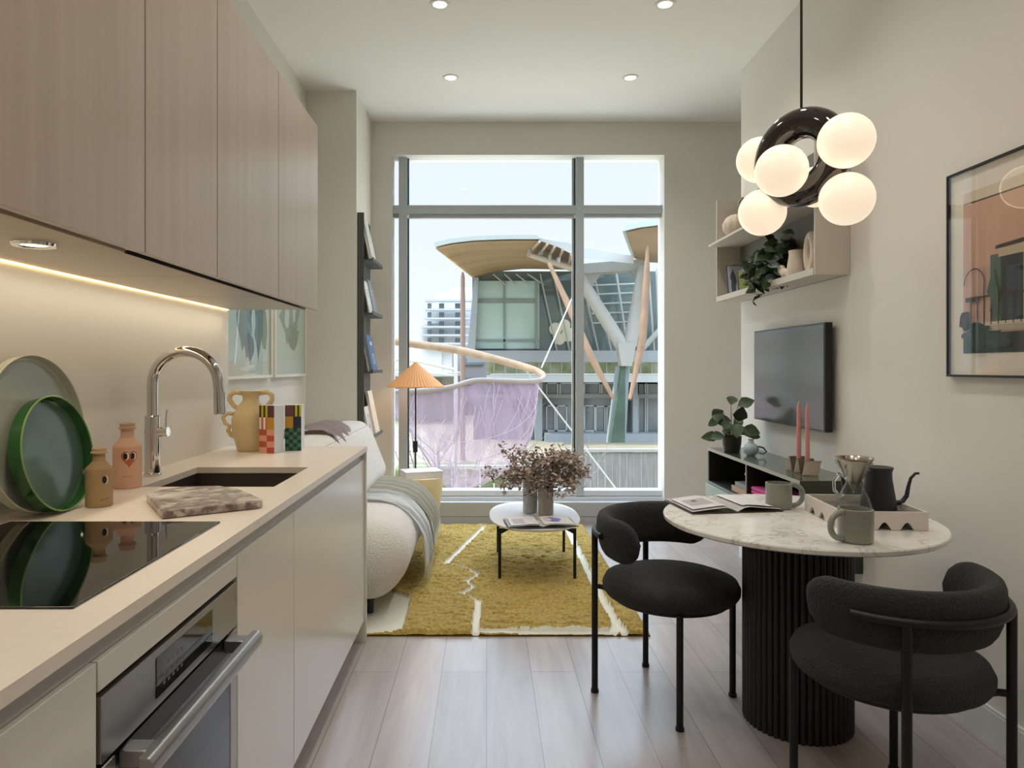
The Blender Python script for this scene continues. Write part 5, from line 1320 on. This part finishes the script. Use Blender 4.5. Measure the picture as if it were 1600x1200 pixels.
# plaza pieces
t = thing('timber_fence', 'weathered grey board fence outside at the lower right of the window', 'fence', (2.6, 15, ZG))
M_fence = mat('grey_fence_boards', '#77756f', .85, var=.3, vscale=6, stretch=(3, 3, .3))
b = new(); x = at(878, 0, 15).x
zt0 = at(0, 706, 15).z
while x < at(1090, 0, 15).x:
    box(b, x, x + .145, 15, 15.03, ZG, zt0 + random.uniform(-.015, .015)); x += .155
obj('boards', b, M_fence, t)
b = new(); box(b, at(878, 0, 15).x, at(1090, 0, 15).x, 14.96, 15.08, zt0, zt0 + .06); obj('cap_rail', b, mat('fence_cap', '#86857e', .8), t)
t = thing('steel_railing', 'low railing of thin pale bars outside below the netting', 'railing', (.0, 15.5, ZG))
for i in range(11):
    x = at(640 + i * 22, 0, 15.5).x; b = new(); cyl(b, (x, 15.5, ZG), (x, 15.5, at(0, 728, 15.5).z), .014, n=8); obj('post', b, M_whitec, t)
for py in (728, 765):
    b = new(); cyl(b, at(630, py, 15.5), at(866, py, 15.5), .022, n=8); obj('rail', b, M_whitec, t)
b = new(); box(b, at(620, 0, 17).x, at(812, 0, 17).x, 16.6, 17.4, ZG, at(0, 728, 17).z)
bmesh.ops.subdivide_edges(b, edges=b.edges[:], cuts=14, use_grid_fill=True)
for v in b.verts: v.co += Vector((noise.noise(v.co * 3), noise.noise(v.co * 3 + Vector((5, 0, 0))), noise.noise(v.co * 3 + Vector((0, 9, 0))))) * .12
o = obj('hedge', b, mat('olive_hedge', '#6f7348', .95, bump=.8, bscale=12, var=.4, vscale=5, col2='#555a36'), sharp=3); tag(o, 'clipped olive green hedge behind the pale railing outside', 'hedge')

# hoop with netting
def spl(P_, n=10):
    out = []; P_ = [Vector(p) for p in P_]
    for i in range(len(P_) - 1):
        p0 = P_[max(i - 1, 0)]; p1 = P_[i]; p2 = P_[i + 1]; p3 = P_[min(i + 2, len(P_) - 1)]
        for k in range(n):
            q = k / n; out.append(.5 * ((2 * p1) + (p2 - p0) * q + (2 * p0 - 5 * p1 + 4 * p2 - p3) * q * q + (3 * p1 - p0 - 3 * p2 + p3) * q ** 3))
    out.append(P_[-1]); return out
far_arc = [at(540, 530, 10.6), at(612, 533, 10.4), at(650, 538, 10.3), at(720, 548, 10.1), at(770, 560, 9.9), at(815, 572, 9.7), at(840, 580, 9.45), at(851, 588, 9.2)]
near_arc = [at(851, 588, 9.2), at(843, 594, 8.95), at(820, 596, 8.75), at(780, 595, 8.5), at(740, 595, 8.3), at(700, 606, 8.1), at(640, 612, 7.9), at(590, 611, 7.9), at(540, 600, 8.2)]
t = thing('net_hoop', 'large bent-wood hoop hung with pale lilac netting outside the window', 'net sculpture', tuple(at(720, 600, 9)))
fa, na = spl(far_arc), spl(near_arc)
b = new(); tube(b, fa, [.058 - .022 * (i / len(fa)) ** 3 for i in range(len(fa))], 12); obj('log_rim', b, mat('pale_driftwood', '#8a7157', .7, var=.3, vscale=6), t)
b = new(); tube(b, na, .032, 12); obj('near_rim', b, mat('pale_driftwood_grey', '#7d6f65', .7), t)
# netting: hangs from the near rim, gathered at the bottom
m = bpy.data.materials.new('lilac_netting'); m.use_nodes = True
nt = m.node_tree; N = nt.nodes; L = nt.links; N.clear()
out = N.new('ShaderNodeOutputMaterial'); mx = N.new('ShaderNodeMixShader'); tr = N.new('ShaderNodeBsdfTransparent'); df = N.new('ShaderNodeBsdfDiffuse'); tl = N.new('ShaderNodeBsdfTranslucent'); m2 = N.new('ShaderNodeMixShader')
df.inputs['Color'].default_value = lin('#8f7a88'); tl.inputs['Color'].default_value = lin('#8f7b89'); m2.inputs[0].default_value = .5
tc = N.new('ShaderNodeTexCoord'); mp = N.new('ShaderNodeMapping'); mp.inputs['Scale'].default_value = (7, 7, .8)
nz = N.new('ShaderNodeTexNoise'); nz.inputs['Scale'].default_value = 1.6; nz.inputs['Detail'].default_value = 5
cr = N.new('ShaderNodeMapRange'); cr.inputs['From Min'].default_value = .3; cr.inputs['From Max'].default_value = .7; cr.inputs['To Min'].default_value = .42; cr.inputs['To Max'].default_value = .80
L.new(tc.outputs['Object'], mp.inputs['Vector']); L.new(mp.outputs['Vector'], nz.inputs['Vector']); L.new(nz.outputs['Fac'], cr.inputs['Value'])
L.new(df.outputs[0], m2.inputs[1]); L.new(tl.outputs[0], m2.inputs[2]); L.new(cr.outputs[0], mx.inputs[0]); L.new(tr.outputs[0], mx.inputs[1]); L.new(m2.outputs[0], mx.inputs[2]); L.new(mx.outputs[0], out.inputs['Surface'])
rim = spl(near_arc[1:8], 10); K = len(rim); bottom = [(838, 640), (826, 690), (795, 730), (760, 752), (722, 764), (700, 760), (684, 745), (664, 712), (650, 690), (640, 668)]
bl_ = spl([at(px, py, 8.75 - .05 * i) for i, (px, py) in enumerate(bottom)], 10)
def samp(L_, u): k = u * (len(L_) - 1); j = min(int(k), len(L_) - 2); return L_[j].lerp(L_[j + 1], k - j)
rows = []
for i in range(71):
    u = i / 70; A_, C_ = samp(rim, u), samp(bl_, u); row = []
    for k in range(25):
        v = k / 24; p = A_.lerp(C_, v); p += Vector((0, -.30 * math.sin(v * PI) * math.sin(u * PI) + .02 * math.sin(u * 60) * v, -.04 * math.sin(v * PI))); row.append(p)
    rows.append(row)
b = new(); sheet(b, rows); obj('netting', b, m, t, sharp=3)
# far layer of the bag
rows_f = []
rimf = spl(far_arc[2:8], 10)[::-1]
for i in range(51):
    u = i / 50; A_, C_ = samp(rimf, u), samp(bl_, u * .9); row = []
    for k in range(15): v = k / 14; row.append(A_.lerp(C_, v) + Vector((0, .25 * math.sin(v * PI), -.1 * math.sin(v * PI))))
    rows_f.append(row)
bw = new(); r = random.Random(3)
for i in range(30):
    a = r.randint(0, 62); c = min(70, max(0, a + r.randint(-9, 9))); k0 = r.randint(0, 8); k1 = r.randint(14, 24)
    pts = [rows[round(a + (c - a) * q / 8)][round(k0 + (k1 - k0) * q / 8)] + Vector((0, -.02, 0)) for q in range(9)]
    tube(bw, pts, .003, 4)
for k in (12, 17, 21):
    tube(bw, [rows[i][k] + Vector((0, -.02, 0)) for i in range(4, 68)], .004, 4)
obj('net_cords', bw, mat('net_cord_white', '#a08f99', .8), t)
b = new(); tube(b, bl_, .012, 6); obj('net_hem', b, mat('net_hem_pale', '#93868b', .8), t)
# cables
def cable(P_, rr, label):
    b = new(); tube(b, P_, rr, 8); o = obj('steel_cable', b, mat('cable_white', '#9c9992', .6)); tag(o, label, 'cable', 'cables holding the net hoop')
cable([at(846, 575, 9.3), at(905, 440, 12)], .010, 'white cable rising from the hoop towards the upper right')
cable([at(814, 569, 9.68), at(966, 768, 10.5)], .012, 'white cable running from the hoop down to the lower right')
t = thing('ramp_railing', 'pale sloping ramp railing behind the lampshade outside', 'railing', tuple(Vector((at(660, 0, 13).x, 13, ZG))))
for pts, rr in (((600, 560), (660, 566), (712, 578)), .03), (((600, 575), (665, 582), (712, 587)), .022):
    b = new(); tube(b, [at(px, py, 13) for px, py in pts], rr, 8); obj('rail', b, mat('rail_white', '#a5a29b', .6), t)
for px, py in ((604, 560), (712, 552)):
    b = new(); a = at(px, py, 13); cyl(b, (a.x, 13, ZG), a, .035, n=8); obj('post', b, mat('rail_white', '#a5a29b', .6), t)

# bare shrubs outside
def shrub(x, y, h, seed, label):
    t = thing('bare_shrub', label, 'shrub', (x, y, ZG)); b = new(); r = random.Random(seed)
    for i in range(5): twig(b, (x + r.uniform(-.08, .08), y, ZG), (r.uniform(-.35, .35), r.uniform(-.2, .2), 1), h * r.uniform(.7, 1), .018, 2, r)
    obj('branches', b, mat('bare_twig', '#6c6663', .9), t)
shrub(at(842, 0, 11).x, 11, 1.75, 4, 'leafless shrub outside behind the dried flowers, left one')
shrub(at(888, 0, 13).x, 13.2, 1.65, 9, 'leafless shrub outside just left of the right mullion')
shrub(at(652, 0, 12).x, 12, 1.9, 14, 'leafless shrub outside behind the left part of the netting')
for (px, py) in ((0, 0),):
    b = new(); A_ = at(1060, 0, 26); 
    b.free()

# ------------------------------------------------------------------ daylight
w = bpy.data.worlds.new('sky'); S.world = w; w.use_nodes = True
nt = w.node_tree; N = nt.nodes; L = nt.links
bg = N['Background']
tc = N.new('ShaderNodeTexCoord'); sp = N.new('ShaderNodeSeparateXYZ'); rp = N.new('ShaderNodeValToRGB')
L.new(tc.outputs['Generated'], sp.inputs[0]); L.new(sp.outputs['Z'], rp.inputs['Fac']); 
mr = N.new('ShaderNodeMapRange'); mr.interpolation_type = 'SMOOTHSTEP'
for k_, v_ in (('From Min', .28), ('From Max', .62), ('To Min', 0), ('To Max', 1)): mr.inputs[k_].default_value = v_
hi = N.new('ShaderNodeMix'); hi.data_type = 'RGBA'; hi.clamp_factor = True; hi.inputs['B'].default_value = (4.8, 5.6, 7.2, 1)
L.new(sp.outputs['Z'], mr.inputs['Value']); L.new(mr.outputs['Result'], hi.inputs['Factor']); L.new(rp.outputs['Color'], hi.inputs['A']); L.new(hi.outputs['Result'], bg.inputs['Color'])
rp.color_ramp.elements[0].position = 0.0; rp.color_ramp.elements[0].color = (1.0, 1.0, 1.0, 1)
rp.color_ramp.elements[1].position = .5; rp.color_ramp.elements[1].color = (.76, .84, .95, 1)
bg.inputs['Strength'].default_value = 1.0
sun = light('sun', 'SUN', (-20, 0, 30), 4.5, (1.0, .93, .82), None, angle=.02)
sun.rotation_euler = Vector((.78, -.07, -.62)).to_track_quat('-Z', 'Y').to_euler()

# ------------------------------------------------------------------ camera
cam = bpy.data.cameras.new('camera'); co = bpy.data.objects.new('camera', cam); COL.objects.link(co)
co.location = (0, 0, EYE); co.rotation_euler = (PI / 2, 0, 0)
cam.sensor_fit = 'HORIZONTAL'; cam.sensor_width = 36; cam.lens = 1100 * 36 / 1600
cam.shift_x = 40 / 1600; cam.shift_y = -27 / 1600; cam.clip_start = .05; cam.clip_end = 400
S.camera = co
S.view_settings.view_transform = 'Standard'; S.view_settings.look = 'None'; S.view_settings.gamma = 1; S.view_settings.use_curve_mapping = False
S.view_settings.exposure = 0.22
